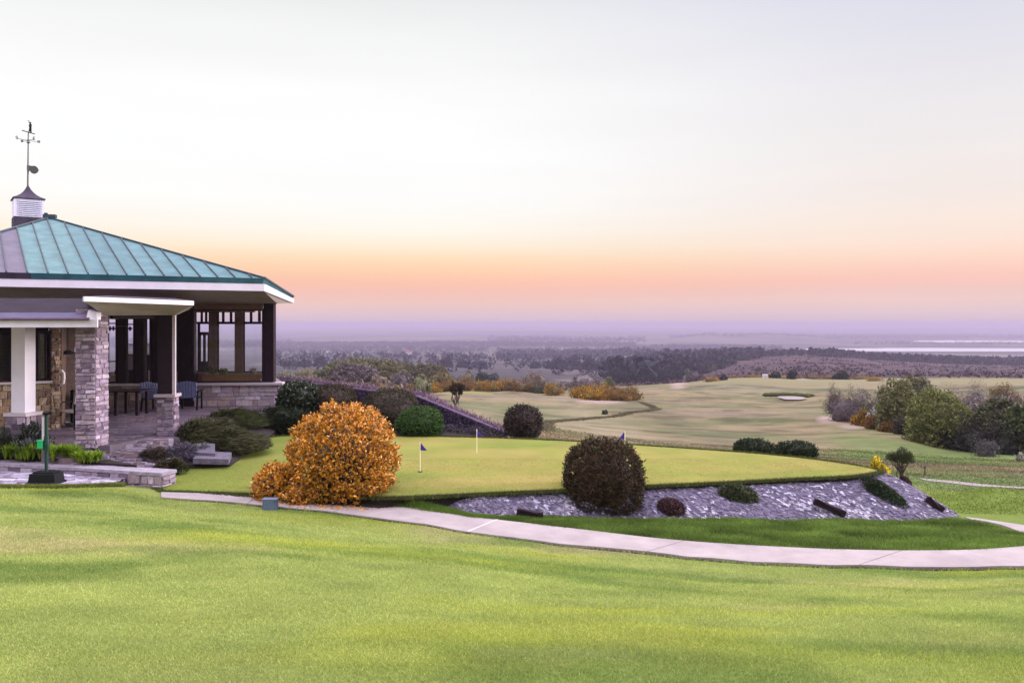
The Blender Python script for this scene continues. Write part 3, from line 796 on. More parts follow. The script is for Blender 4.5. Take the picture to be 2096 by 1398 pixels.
# --- gutter band and fascia round the eave
ring_top = [E, A, B, Cb, Db, Dl]
def off(p, dz, push=0):
    q = p.copy(); q.z += dz; c = V3((-15.5, 31, 0)); d = V3((p.x - c.x, p.y - c.y, 0)).normalized(); return q + d * push
mb = MB(); mf = MB(); ms = MB()
for i in range(6):
    p, q = ring_top[i], ring_top[(i + 1) % 6]
    hl = .17 if i != 1 else .12
    h0, h1 = (.17, .17) if i != 1 else (.17, .07)
    f0, f1 = (.40, .40) if i != 1 else (.40, .22)
    if i > 1: h0 = h1 = .07; f0 = f1 = .22
    segs = [(0, 1)]
    if i == 0: segs = [(0, .36), (.36, 1)]
    for k, (s0, s1) in enumerate(segs):
        a, b = p.lerp(q, s0), p.lerp(q, s1)
        mb.poly([off(a, -h0, -.06), off(b, -h1, -.06), off(b, -.0, .02), off(a, -.0, .02)], (.05, .038, .06) if (i == 0 and k == 0) else (.035, .115, .135))
        mb.poly([off(a, -h0, .05), off(b, -h1, .05), off(b, -h1, -.08), off(a, -h0, -.08)], (.12, .13, .2))
    mf.poly([off(p, -f0, .02), off(q, -f1, .02), off(q, -h1 - .002, .04), off(p, -h0 - .002, .04)])
    mf.poly([off(q, -f1, -.03), off(q, -h1 - .004, -.03), off(p, -h0 - .004, -.03), off(p, -f0, -.03)])
    mf.poly([off(p, -f0, -.03), off(q, -f1, -.03), off(q, -f1, .02), off(p, -f0, .02)])
mb.build('gutter', M['copper'], club); mf.build('fascia', M['white'], club)
# --- walls in plan
def fw(px): d = 29.0 + (px - 215) / 345 * .6; return V3(((px - CX) / F * d, d, 0))
zh = .68; zs = -2.04
K0, K1, K2, K3 = fw(60), fw(568), V3((-10.30, 35.6, 0)), V3((-16.4, 36.4, 0))
K4 = V3((-19.5, 33.0, 0))
# ceiling / soffit : flat inside, rising to the eave outside
mb = MB()
at = lambda p, z: V3((p.x, p.y, z))
inn = [at(fw(-80), zh), at(K1, zh), at(K2, zh), at(K3, zh), at(K4, zh), at(fw(-260), zh)]
mb.poly([inn[0], inn[1], inn[2], inn[3], inn[4], inn[5]][::-1], (1, 1, 1))
outl = [off(E, -.39, -.03), off(A, -.39, -.03), off(B, -.215, -.03), off(Cb, -.215, -.03), off(Db, -.215, -.03), off(Dl, -.215, -.03)]
io = [inn[0], inn[1], inn[1], inn[2], inn[3], inn[5]]
for i in range(6):
    a, b = outl[i], outl[(i + 1) % 6]; c, d = io[(i + 1) % 6], io[i]
    if i == 0: c = inn[1]; d = inn[0]
    if i == 1: c = inn[1]; d = inn[1]
    if i == 2: c = inn[2]; d = inn[1]
    if i == 3: c = inn[3]; d = inn[2]
    if i == 4: c = inn[5]; d = inn[3]
    if i == 5: c = inn[0]; d = inn[5]
    mb.poly([a, d, c, b] if (c - d).length > .01 else [a, d, b])
mb.build('soffit', M['soffit'], club)
# --- stone walls under the sills
rs = np.random.default_rng(4)
def wall_plan(a, b, th): d = (b - a).normalized(); n = V3((-d.y, d.x, 0)); return [(a.x, a.y), (b.x, b.y), (b + n * th).xy[:], (a + n * th).xy[:]]
w1 = stone_block('stone_wall', wall_plan(fw(398), fw(574), .45), ZP - .3, zs - .09, club, rs=rs, pal=[cc(.46, .36, .41), cc(.52, .43, .45), cc(.40, .31, .34), cc(.48, .36, .33), cc(.58, .50, .57)], ch=(.07, .27), cl=(.15, .6))
stone_block('stone_wall', wall_plan(fw(140), fw(350), .4), ZP - .05, zs - .09, club, rs=rs, pal=[cc(.30, .22, .19), cc(.36, .28, .22), cc(.25, .18, .16)], ch=(.10, .20), cl=(.2, .5))
for a, b, w in ((404, 579, .6), (140, 342, .5)):
    mb = MB(); p, q = fw(a), fw(b); m = (p + q) / 2; mb.box((m.x, m.y + .12, zs - .043), ((q - p).length, w, .085), math.atan2(q.y - p.y, q.x - p.x)); mb.build('sill', M['palewood'], club, bevel=.008)
for a, b in ((K1 + V3((-.12, .5, 0)), K2), (K2, K3), (K3, K4)):
    mb = MB(); m = (a + b) / 2; mb.box((m.x, m.y, (ZP + zs) / 2), ((b - a).length - .06, .25, zs - ZP), math.atan2(b.y - a.y, b.x - a.x), (.3, .24, .22)); mb.build('stone_wall', M['stone'], club)
mb = MB(); mb.prism([(p.x, p.y, ZP + .03) for p in (fw(140), fw(560), K2, K3, K4)], .02, (.10, .06, .045)); mb.build('floor', M['brown'], club)
# --- dark posts of the front wall
def post(px, wpx, z0, z1, mat, name='post', dd_=0, depth=.3):
    p = fw(px); w = wpx * (p.y) / F; mb = MB(); mb.box((p.x, p.y + depth / 2 - .02 + dd_, (z0 + z1) / 2), (w, depth, z1 - z0)); return mb.build(name, mat, club, bevel=.012)
zt = zh - .005
post(550, 21, zs, zt, M['timber']); post(379, 31, ZP, zt, M['timber'], depth=.4)
for px, w in ((247, 17), (284, 18), (318, 16)): post(px, w, zs, zt, M['timber'])
post(180, 60, zs, zt, M['timber'])
# beam over the openings
mb = MB(); p, q = fw(397), fw(536); m = (p + q) / 2; mb.box((m.x, m.y + .06, .575), ((q - p).length, .22, .2), math.atan2(q.y - p.y, q.x - p.x)); mb.build('beam', M['brown'], club)
mb = MB(); p, q = fw(205), fw(361); m = (p + q) / 2; mb.box((m.x, m.y + .1, .42), ((q - p).length, .3, .5), math.atan2(q.y - p.y, q.x - p.x)); mb.build('beam', M['timber'], club)
# front glazing
def window(name, pxa, pxb, z0, z1, bars=(), at_=None, fr=.045, mat=None, glass=True):
    """a framed light in the wall a->b; bars = list of ('v', px, z0, z1) / ('h', z, pxa, pxb)"""
    pt = at_ or fw
    a, b = pt(pxa), pt(pxb); mb = MB(); r = math.atan2(b.y - a.y, b.x - a.x)
    V_ = lambda p, z: V3((p.x, p.y, z))
    mb.bar(V_(a, z0), V_(a, z1), fr, .07); mb.bar(V_(b, z0), V_(b, z1), fr, .07)
    for z in (z0 + fr / 2, z1 - fr / 2): mb.bar(V_(a, z), V_(b, z), .066, fr)
    for k in bars:
        if k[0] == 'v': p = pt(k[1]); mb.bar(V_(p, k[2]), V_(p, k[3]), k[4] if len(k) > 4 else .05, .06)
        else: mb.bar(V_(pt(k[2]), k[1]), V_(pt(k[3]), k[1]), .062, k[4] if len(k) > 4 else .06)
    w = mb.build(name, mat or M['timber'], club)
    if glass:
        mg = MB(); n = V3((0, .004, 0)); mg.hexa([V_(a, z0), V_(b, z0), V_(b, z0) + n, V_(a, z0) + n, V_(a, z1), V_(b, z1), V_(b, z1) + n, V_(a, z1) + n]); mg.build('pane', M['glass'], w)
    return w
window('window', 396, 538, zs + .01, .475)
for a, b in ((222, 238), (257, 274), (294, 309)): window('window', a, b, zs + .01, .17, fr=.03)
# back glazing K2-K3 seen through the room
def bw_(px):
    u = (px - CX) / F; a, b = K2, K3; t = (u * a.y - a.x) / ((b.x - a.x) - u * (b.y - a.y)); return a.lerp(b, t)
def zb_(py, px=450): return (HY - py) / F * bw_(px).y
zz = lambda py: zb_(py)
tr = zz(661)
window('window', 500, 540, zs, zh - .03, [('h', tr, 499, 541, .10), ('v', 514, tr, zh, .10), ('v', 531, tr, zh, .11)], bw_)
window('window', 447, 482, zs, zh - .03, [('h', tr, 446, 483, .10), ('v', 457, tr, zh, .10), ('v', 473, tr, zh, .10)], bw_)
window('window', 398, 429, zs, zh - .03, [('h', tr, 397, 430, .10), ('v', 413, tr, zh, .09), ('v', 422, tr, zh, .09), ('v', 407, zs, tr, .10), ('h', zz(683), 407, 429, .14), ('v', 409.5, zs, zz(683), .07), ('v', 418.5, zs, zz(683), .10), ('v', 427, zs, zz(683), .07), ('h', zz(752), 407, 429, .5)], bw_)
for px in (438, 491): 
    p = bw_(px); mb = MB(); mb.box((p.x, p.y - .02, (zs + zh) / 2), (.34, .30, zh - zs)); mb.build('post', M['brown'], club, bevel=.01)
# head strip in the right-hand bays
mb = MB(); mb.bar(at(bw_(384), zh - .12), at(bw_(521), zh - .12), .2, .2); mb.build('beam', M['brown'], club)
# left half of the back wall: lights over dark panelling
zl0, zl1 = zz(727), zz(705)
window('window', 300, 384, zs, zh - .03, [('v', 310, zs, zh, .16), ('v', 345, zs, zh, .3), ('v', 365, zs, zh, .2)], bw_)
cols_ = [(346, 363)]
mb = MB(); a, b = bw_(300), bw_(384)
mb.bar(at(a, (zs + zl0) / 2), at(b, (zs + zl0) / 2), .08, zl0 - zs); mb.build('dado', M['timber'], club)
def bw2(px):
    u = (px - CX) / F; a, b = K3, K4; t = (u * a.y - a.x) / ((b.x - a.x) - u * (b.y - a.y)); return a.lerp(b, t)
zq = lambda py: (HY - py) / F * bw2(255).y
window('window', 206, 240, zq(740), zh - .03, [('h', zq(662), 206, 240, .05)], bw2)
window('window', 253, 279, zq(727), zh - .03, [('h', zq(664), 253, 279, .05)], bw2)
window('window', 287, 291.5, zq(727), zh - .03, [('h', zq(664), 287, 291.5, .04)], bw2)
mb = MB()
for a, b in ((240, 253), (279, 287), (180, 206)): mb.bar(at(bw2((a + b) / 2), zs), at(bw2((a + b) / 2), zh), (bw2(b) - bw2(a)).length, .2, up=(0, 1, 0))
mb.build('post', M['timber'], club)
mb = MB(); mb.bar(at(bw2(240), (zs + zq(727)) / 2), at(bw2(292), (zs + zq(727)) / 2), .1, zq(727) - zs); mb.build('dado', M['timber'], club)
# lattice screens just inside the left windows
for a, b in ((256, 275.5), (293, 308)):
    ptl = lambda px: fw(px) + V3((0, .7, 0)) + V3(((px - CX) / F * .7, 0, 0))
    zA, zB = (HY - 726) / F * 29.8, (HY - 705) / F * 29.8
    mb = MB(); pa, pb = ptl(a), ptl(b); Wd = (pb - pa).length; H = zB - zA
    n = 4
    stp = Wd / n
    for k in range(-n, n + 1):
        for s in (1, -1):
            x0 = k * stp; x1 = x0 + H
            lo, hi = max(0, -x0), min(H, Wd - x0)
            if hi - lo < .02: continue
            f = lambda t: pa.lerp(pb, ((x0 + t) if s > 0 else (Wd - x0 - t)) / Wd) + V3((0, .012 * s, zA + t))
            mb.bar(f(lo), f(hi), .013, .01, up=(0, 1, 0))
    for z in (zA, zB): mb.bar(at(pa, z), at(pb, z), .03, .035)
    mb.build('lattice_screen', M['brown'], club)
# small dark clover shaped ornaments stuck to the glass
for px in (226, 233, 267):
    p = fw(px); c = V3((p.x, p.y - .03, (HY - 672.5) / F * p.y)); mb = MB()
    for dx, dz in ((0, .05), (-.05, 0), (.05, 0), (0, -.05), (0, 0)): mb.lathe(c, [(.01, 0)], 3) if False else mb.box(c + V3((dx, 0, dz)), (.058, .01, .058))
    mb.build('window_ornament', M['black'], club)
# --- flat canopy over the terrace
Cfr = P(395, 625, 20.9); Cfl = P(172, 617, 18.7); Ibr = P(357, 646, 22.1); Ibl = P(196, 640, 19.8)
Cbr = V3((-10.4, 27.4, Cfr.z - .02)); Cbl = V3((-12.15, 25.0, Cfl.z - .02))
zin = .19
i0, i1, i2, i3 = P(214, 646, 20.1), P(357, 645, 21.9), V3((-10.7, 26.9, zin)), V3((-11.8, 24.6, zin))
mb = MB(); mb.poly([i3, i2, i1, i0]); mb.poly([Cfl, i0, i1, Cfr]); mb.poly([Cfr, i1, i2, Cbr]); mb.poly([Cbl, i3, i0, Cfl]); mb.poly([Cbr, i2, i3, Cbl])
can = mb.build('canopy', M['soffit'], club)
mb = MB(); hF = V3((0, 0, .105))
for a, b in ((Cfl, Cfr), (Cfr, Cbr), (Cbl, Cfl)):
    mb.bar(a + hF / 2, b + hF / 2, .05, .105)
mb.build('fascia', M['white'], can)
mb = MB(); up_ = V3((0, 0, .115)); r0 = [q + up_ for q in (Cfl, Cfr, Cbr, Cbl)]
cen_ = sum(r0, V3()) / 4; r1 = [q.lerp(cen_, .35) + V3((0, 0, .07)) for q in r0]
for i in range(4): mb.poly([r0[i], r0[(i + 1) % 4], r1[(i + 1) % 4], r1[i]])
mb.poly(r1)
for i in range(4): mb.poly([(Cfl, Cfr, Cbr, Cbl)[i] + hF, (Cfl, Cfr, Cbr, Cbl)[(i + 1) % 4] + hF, r0[(i + 1) % 4], r0[i]])
mb.build('lead_roof', M['lead'], can)
# beam behind the canopy edge
mb = MB(); mb.bar(P(220, 648, 20.6) + V3((0, .15, 0)), P(345, 648, 22.1) + V3((0, .12, 0)), .16, .10); mb.build('beam', M['timber'], can)
# --- stone pillar, pier and timber post carrying it
pc = P(195, 913, 19.75); rzp = math.atan2(.55, .84)
def corner_rect(c, wl, wr, rz):
    """plan square whose near corner is c: left face runs wl back-left, right face wr back-right"""
    l = V3((-math.cos(rz), math.sin(rz), 0)); r = V3((math.sin(rz), math.cos(rz), 0)); c = V3((c.x, c.y, 0))
    return [c, c + r * wr, c + r * wr + l * wl, c + l * wl]
q = corner_rect(pc, .49, .49, .14); rs = np.random.default_rng(12)
stone_block('stone_pillar', [(v.x, v.y) for v in q], ZP - .05, .33, club, rs=rs, ch=(.07, .13), cl=(.14, .34), out=.03)
pp = P(355, 890, 21.75)
q = corner_rect(pp, .41, .41, -.07)
stone_block('stone_pier', [(v.x, v.y) for v in q], ZP - .35, -1.87, club, rs=rs, ch=(.07, .13), cl=(.12, .3), out=.025, gain=.85)
qc = corner_rect(pp + V3((.06, -.06, 0)), .53, .53, -.07)
mb = MB(); mb.prism([(v.x, v.y, -1.80) for v in qc], .075); mb.build('pier_cap', pm('cap_stone', (.36, .30, .31), .8, .2, 6), club, bevel=.015)
cq = sum(q, V3()) / 4
mb = MB(); mb.box((cq.x - .03, cq.y + .0, (-1.80 + .2) / 2), (.36, .34, 2.0), .07); mb.build('post', M['timber'], club, bevel=.01)
mb = MB(); mb.box((cq.x + .21, cq.y - .12, (-1.80 + .2) / 2), (.075, .08, 2.0), .07); mb.build('downpipe', M['palewood'], club)
# --- lead roofed wing on the far left
zw0, zw1 = -.09, .085
ea, eb = P(-330, 0, 19.0), P(200, 0, 19.45)
ea, eb = V3((ea.x, ea.y, 0)), V3((eb.x, eb.y, 0)); wd = (eb - ea).normalized(); wn = V3((-wd.y, wd.x, 0))
mb = MB(); mb.bar(at(ea, (zw0 + zw1) / 2), at(eb, (zw0 + zw1) / 2), .06, zw1 - zw0)
endp = eb + wd * -.01
mb.hexa([at(endp - wd * .24 - wn * .02, zw1), at(endp - wn * .02, zw1), at(endp + wn * .22, zw1), at(endp - wd * .24 + wn * .22, zw1), at(endp - wd * .24 + wn * .1, .30), at(endp - wd * .06 + wn * .1, .24), at(endp + wn * .22, .25), at(endp - wd * .24 + wn * .22, .31)])
mb.build('fascia', M['white'], club)
mb = MB(); e0, e1 = ea - wn * .08, eb - wd * .2 - wn * .08
rise = lambda p, w, z: at(p + wn * w, z)
mb.poly([rise(e0, 0, .10), rise(e1, 0, .10), rise(e1 - wd * .05, .55, .25), rise(e0, .55, .25)], (.085, .075, .125))
mb.poly([rise(e0, .55, .25), rise(e1 - wd * .05, .55, .25), rise(e1 - wd * .1, 1.9, .62), rise(e0, 1.9, .62)], (.024, .018, .027))
mb.poly([rise(e1, 0, .10), rise(e1, 1.9, .10), rise(e1 - wd * .1, 1.9, .62), rise(e1 - wd * .05, .55, .25)], (.1, .09, .13))
mb.poly([rise(e0, 1.9, .62), rise(e1 - wd * .1, 1.9, .62), rise(e1 - wd * .1, 4.5, .66), rise(e0, 4.5, .66)], (.024, .018, .027))
mb.tube([rise(e0, -.01, .10), rise(e1 + wd * .05, -.01, .10)], .035, 8, (.13, .09, .13))
for k in range(9):
    p = e0.lerp(e1, (k + .6) / 9.2)
    mb.bar(rise(p, -.05, .085), rise(p, .03, .1), .09, .04, (.12, .08, .11))
mb.build('lead_roof', pm('lead_roll_roof', None, .85, .25, 3, bump=.15, bscale=7, spec=.1), club)
# wing soffit
mb = MB(); mb.poly([at(ea + wn * 0, zw0 + .02), at(ea + wn * 5, zw0 + .02), at(eb + wn * 2.4, zw0 + .02), at(eb, zw0 + .02)]); mb.build('soffit', M['soffit'], club)
# square white column on its stone plinth
kc = P(51, 843, 20.6); q = corner_rect(kc, .365, .365, .15); zc0 = (HY - 845) / F * 20.6
c0 = sum(q, V3()) / 4
mb = MB(); mb.prism([(v.x, v.y, zw0 + .02) for v in q], zw0 + .02 - zc0); mb.build('column', M['white'], club, bevel=.008)
big = [c0 + (v - c0) * 1.65 for v in q]
mb = MB(); mb.prism([(v.x, v.y, zc0) for v in big], .08); mb.build('plinth_cap', M['palewood'], club, bevel=.01)
mid = [c0 + (v - c0) * 1.45 for v in q]
stone_block('plinth', [(v.x, v.y) for v in mid], -3.15, zc0 - .08, club, rs=rs, gain=.9)
# window wall of the wing
ga, gb = P(-330, 0, 20.4), P(124, 0, 23.0); ga = V3((ga.x, ga.y, 0)); gb = V3((gb.x, gb.y, 0)); gd = (gb - ga).normalized(); gn = V3((-gd.y, gd.x, 0))
def gw(px):
    u = (px - CX) / F; t = (u * ga.y - ga.x) / ((gb.x - ga.x) - u * (gb.y - ga.y)); return ga.lerp(gb, t)
zg = -1.53
def wplan(a, b, th=.3): return [(a.x, a.y), (b.x, b.y), (b + gn * th).xy[:], (a + gn * th).xy[:]]
stone_block('stone_wall', wplan(gw(-250), gw(104)), -3.0, zg - .06, club, pal=WARM, rs=rs, ch=(.12, .24), cl=(.16, .36), gain=.95)
stone_block('stone_wall', wplan(gw(104.5), gw(122)), -3.0, zw0, club, pal=WARM, rs=rs, ch=(.07, .14), cl=(.1, .2), gain=.95)
mb = MB(); a, b = gw(-250) - gn * .06, gw(107) - gn * .06; mb.bar(at(a, zg - .03) + gn * .1, at(b, zg - .03) + gn * .1, .26, .06); mb.build('sill', M['palewood'], club)
for a, b, mat_, nm in ((-250, 73, M['darkblind'], 1), (78, 93, M['blind'], 2)):
    w = window('window', a, (103 if nm == 2 else b), zg, zw0 - .1, [('v', 76 if nm == 1 else 94, zg, zw0 - .1, .05)], gw, fr=.06)
    mbl = MB(); n = 34
    for k in range(n):
        z = zg + .05 + (zw0 - .2 - zg - .05) * k / n
        p, q_ = gw(a + 1) + gn * .1, gw(b) + gn * .1
        mbl.hexa([at(p, z), at(q_, z), at(q_ + gn * .03, z + .022), at(p + gn * .03, z + .022), at(p, z + .004), at(q_, z + .004), at(q_ + gn * .03, z + .026), at(p + gn * .03, z + .026)])
    mbl.build('blind', mat_, w)
mb = MB(); mb.bar(at(gw(-250) + gn * .6, (zg + zw0) / 2), at(gw(104) + gn * .6, (zg + zw0) / 2), .05, zw0 - zg + .3); mb.build('inner_wall', M['timber'], club)
# alcove walls behind
mb = MB(); a, b = gw(120) + gn * .3, V3((*xy(128, 26.5), 0)); mb.bar(at(a, (ZP + .35) / 2 - .1), at(b, (ZP + .35) / 2 - .1), .2, .3 - ZP, (.10, .065, .05))
a, b = V3((*xy(120, 26.5), 0)), V3((*xy(216, 27.2), 0)); mb.bar(at(a, (ZP + .35) / 2), at(b, (ZP + .35) / 2), .2, .2 - ZP, (.14, .10, .085)); mb.build('alcove_wall', M['stone'], club)
mb = MB(); pts = [P(119, 758, 23.1), P(127, 759, 22.9), P(131, 764, 22.9), P(131.5, 775, 22.9), P(130, 784, 22.9), P(121, 790, 23.1)]; mb.tube(pts, .03, 8); mb.build('handrail', M['white'], club)
mb = MB(); p = P(139, 725, 24.6); mb.lathe(p, [(.22, 0), (.22, .02), (.05, .12)], 10); mb.tube([p + V3((0, 0, .1)), p + V3((0, 0, 1.0))], .012, 6); mb.build('hanging_lamp', M['black'], club)
# --- cupola with weather vane and floodlight
cu = P(57, 455, 33.0); 
cup = MB(); rz = .60; R = Matrix.Rotation(rz, 3, 'Z')
zc = lambda py: (HY - py) / F * 33.0
cup.box((cu.x, cu.y, (zc(447) + zc(410)) / 2), (1.0, 1.0, zc(410) - zc(447)), rz)
cupo = cup.build('cupola', M['white'], club)
mb = MB(); mb.box((cu.x, cu.y, (zc(447) + 2.2) / 2), (1.02, 1.02, zc(447) - 2.2), rz); mb.build('flashing', M['lead'], cupo)
mb = MB()
for k in range(8):
    z = zc(444) + (zc(413) - zc(444)) * k / 8
    c = V3((cu.x, cu.y, 0)) + R @ V3((.03, -.5, 0))
    pts = [c + R @ V3(v) + V3((0, 0, z)) for v in ((-.4, -.035, 0), (.4, -.035, 0), (.4, .0, .05), (-.4, .0, .05), (-.4, -.035, .012), (.4, -.035, .012), (.4, .0, .062), (-.4, .0, .062))]
    mb.hexa(pts)
mb.build('louvre', pm('louvre_paint', (.42, .41, .50), .6, .1, 5), cupo)
mb = MB(); prof = [(.78, zc(410) - .02), (.80, zc(410)), (.78, zc(408.5)), (.58, zc(405)), (.40, zc(400.5)), (.25, zc(394.5)), (.14, zc(388.5)), (.06, zc(382.5)), (.03, zc(379))]
mb.lathe((cu.x, cu.y, 0), [(r * .98, z) for r, z in prof], 4, rot=math.pi / 4 + rz); mb.build('cap', M['lead'], cupo)
vane = MB(); zt_ = zc(272)
vane.tube([(cu.x, cu.y, zc(384)), (cu.x + .02, cu.y, zt_)], [.035, .022], 8)
vane.lathe((cu.x + .02, cu.y, zc(292)), [(.02, -.05), (.075, 0), (.02, .06)], 8); vane.lathe((cu.x + .02, cu.y, zc(287)), [(.02, -.03), (.05, 0), (.02, .03)], 8)
hub = V3((cu.x + .02, cu.y, zc(288)))
rv = -.55; arms = [V3((math.cos(rv + k * math.pi / 2), math.sin(rv + k * math.pi / 2), 0)) for k in range(4)]
for a in arms: vane.tube([hub, hub + a * .40], .010, 5)
vo = vane.build('weather_vane', M['metal'], club)
def strokes(mb, c, ax, segs, s=.14):
    for (x0, z0, x1, z1) in segs: mb.bar(c + ax * x0 * s + V3((0, 0, z0 * s)), c + ax * x1 * s + V3((0, 0, z1 * s)), .022, .022)
LET = {'E': [(0, 0, 0, 1), (0, 0, .7, 0), (0, .5, .6, .5), (0, 1, .7, 1)], 'N': [(0, 0, 0, 1), (0, 1, .7, 0), (.7, 0, .7, 1)], 'W': [(0, 1, .2, 0), (.2, 0, .4, .7), (.4, .7, .6, 0), (.6, 0, .8, 1)], 'S': [(0, 0, .7, 0), (.7, 0, .7, .5), (.7, .5, 0, .5), (0, .5, 0, 1), (0, 1, .7, 1)]}
for a, ch in zip(arms, 'ENWS'):
    mb = MB(); strokes(mb, hub + a * .42 + V3((-.05, 0, -.02)), V3((1, 0, 0)), LET[ch], .10); mb.build('letter', M['metal'], vo)
# golfer figure at the top of his swing, on a short pointer arm
mb = MB(); fb_ = V3((cu.x + .02, cu.y, zt_)); ta_ = V3((.9, .35, 0)).normalized()
mb.bar(fb_ - ta_ * .22 + V3((0, 0, .07)), fb_ + ta_ * .22 - V3((0, 0, .04)), .03, .03)
s = .0075 * 33 / F * 1000 / 10
g = lambda x, z: fb_ + V3((x, 0, z))
mb.tube([g(.10, .0), g(.09, .13), g(.075, .22), g(.08, .30), g(.075, .34)], [.025, .035, .045, .055, .02], 7)
mb.tube([g(.02, .03), g(.05, .12), g(.07, .21)], [.022, .028, .035], 6)
mb.tube([g(.085, .31), g(.05, .37), g(.02, .41)], [.022, .018, .015], 6); mb.tube([g(.02, .41), g(-.03, .46), g(.06, .45)], .009, 5)
mb.lathe(g(.075, .335), [(.01, 0), (.036, .025), (.036, .05), (.01, .075)], 8)
mb.build('golfer_figure', M['black'], vo)
mb = MB(); fz = zc(344); b0 = V3((cu.x + .01, cu.y - .03, fz))
mb.box(b0 + V3((.05, 0, -.02)), (.11, .1, .2)); mb.bar(b0 + V3((.08, 0, .05)), b0 + V3((.30, 0, .04)), .04, .04)
fl = MB(); fl.tube([b0 + V3((.26, .10, -.07)), b0 + V3((.30, -.10, -.10))], [.10, .155], 14); fl.tube([b0 + V3((.22, .2, -.05)), b0 + V3((.26, .10, -.07))], [.06, .10], 14)
ob = mb.build('floodlight', M['metal'], club); fl.build('lamp_head', M['metal'], ob)

# ------------------------------------------------------------------ loose furniture on the patio and inside
def armchair(px, d, rz, lab, mat):
    p = V3((*xy(px, d), ZP + .012)); e = empty('armchair', p, lab, 'armchair', 'slatted armchairs on the patio'); R = Matrix.Rotation(rz, 3, 'Z')
    w = lambda x, y, z: p + R @ V3((x, y, z))
    mb = MB()
    for k in range(7):
        x = -.255 + k * .085; mb.bar(w(x, -.22, .40), w(x * 1.08, -.36, .93 + .02 * math.cos(k - 3)), .072, .018, up=(0, 1, 0))
    mb.build('backrest', mat, e)
    mb = MB()
    for k in range(5): mb.box(w(0, -.17 + k * .11, .41), (.56, .095, .02), rz)
    mb.bar(w(-.29, -.22, .38), w(-.29, .30, .38), .03, .06); mb.bar(w(.29, -.22, .38), w(.29, .30, .38), .03, .06); mb.build('seat', M['black'], e)
    for s in (-1, 1):
        mb = MB(); mb.bar(w(s * .33, -.30, .60), w(s * .33, .34, .63), .09, .025); mb.build('armrest', M['black'], e)
        for y0, y1, t in ((.30, .30, .62), (-.20, -.30, .62)):
            mb = MB(); mb.bar(w(s * .31, y1, 0), w(s * .31, y0, t), .05, .05); mb.build('leg', M['black'], e)
armchair(388, 28.1, .1, 'blue slatted armchair with its back turned, right of the stone pier', M['bluewood'])
armchair(318, 27.8, -.25, 'blue slatted armchair left of the stone pier beside the dark table', M['bluewood'])
# dark outdoor table
p = V3((*xy(238, 26.6), ZP + .012)); e = empty('patio_table', p, 'long dark patio table under the covered terrace by the stone pillar', 'table')
mb = MB()
for k in range(6): mb.box(p + V3((0, -.4 + k * .16, .74)), (1.9, .15, .03))
mb.build('tabletop', M['timber'], e)
for x in (-.8, .15, .8): 
    for y in (-.35, .35): mb = MB(); mb.box(p + V3((x, y, .36)), (.08, .08, .72)); mb.build('leg', M['timber'], e)
# bench in the alcove
p = V3((*xy(136, 23.4), ZP + .012)); e = empty('slatted_bench', p, 'dark wooden bench with pale slatted seat in the alcove beside the pillar', 'bench'); R = Matrix.Rotation(-.55, 3, 'Z')
w = lambda x, y, z: p + R @ V3((x, y, z))
mb = MB()
for k in range(6): mb.bar(w(-.22, -.2 + k * .09, .44), w(.75, -.2 + k * .09, .44), .06, .025)
mb.build('seat', M['palewood'], e)
mb = MB()
for k in range(7): mb.bar(w(-.15 + k * .13, .28, .46), w(-.15 + k * .13, .36, .95), .06, .02, up=(0, 1, 0))
mb.bar(w(-.22, .36, .95), w(.75, .36, .95), .04, .07); mb.build('backrest', M['palewood'], e)
for x in (-.22, .75):
    mb = MB(); mb.bar(w(x, -.22, .66), w(x, .34, .66), .07, .03); mb.build('armrest', M['black'], e)
    for y, t in ((-.2, .66), (.3, .98)): mb = MB(); mb.bar(w(x, y, 0), w(x, y, t), .07, .07); mb.build('leg', M['black'], e)
pb = P(147, 868, 23.6); pb.z = ZP + .01; mb = MB(); mb.lathe(pb, [(.09, 0), (.15, .03), (.19, .11), (.175, .11), (.13, .04)], 14)
tag(mb.build('metal_bowl', M['metal'], None), 'round dark metal bowl on the patio floor under the alcove bench', 'bowl')
pb = P(153, 912, 19.62); pb.z = ZP + .02
mb = MB(); mb.tube([pb + V3((-.4, .1, .02)), pb + V3((-.1, 0, .03)), pb + V3((.0, -.02, .08))], .02, 8); mb.lathe(pb + V3((.0, -.02, .0)), [(.05, 0), (.06, .04), (.05, .10), (.01, .12)], 10)
tag(mb.build('ground_spotlight', M['metal']), 'small metal spotlight on the ground at the foot of the stone pillar', 'spotlight')
# brown planter trough on the window sill with its plants, white pot beside it
p, q = fw(408) + V3((0, .32, 0)), fw(530) + V3((0, .32, 0)); m = (p + q) / 2; zpl = zs + .0
e = empty('window_planter', (m.x, m.y, zpl), 'long brown wooden planter trough inside the right window', 'planter')
mb = MB(); Lp = (q - p).length; az = math.atan2(q.y - p.y, q.x - p.x)
mb.box((m.x, m.y - .09, zpl + .13), (Lp, .03, .25), az); mb.box((m.x, m.y + .09, zpl + .13), (Lp, .03, .25), az)
for t in (p, q): mb.box((t.x, t.y, zpl + .13), (.03, .16, .25), az)
mb.box((m.x, m.y, zpl + .02), (Lp, .2, .03), az); mb.box((m.x, m.y - .1, zpl + .255), (Lp + .05, .06, .025), az); mb.build('trough', M['oak'], e, bevel=.006)
mb = MB(); mb.box((m.x, m.y, zpl + .20), (Lp - .06, .15, .03), az); mb.build('soil', M['soil'], e)
pp_ = fw(533.5) + V3((0, .25, 0)); mb = MB(); mb.box((pp_.x, pp_.y, zs + .06), (.13, .1, .11))
tag(mb.build('white_dish', M['white'], bevel=.01), 'small white dish on the window sill beside the brown planter', 'dish')
pp_ = fw(402) + V3((0, .34, 0)); mb = MB(); mb.lathe((pp_.x, pp_.y, zs), [(.10, 0), (.13, .1), (.15, .30), (.16, .33), (.13, .33)], 14)
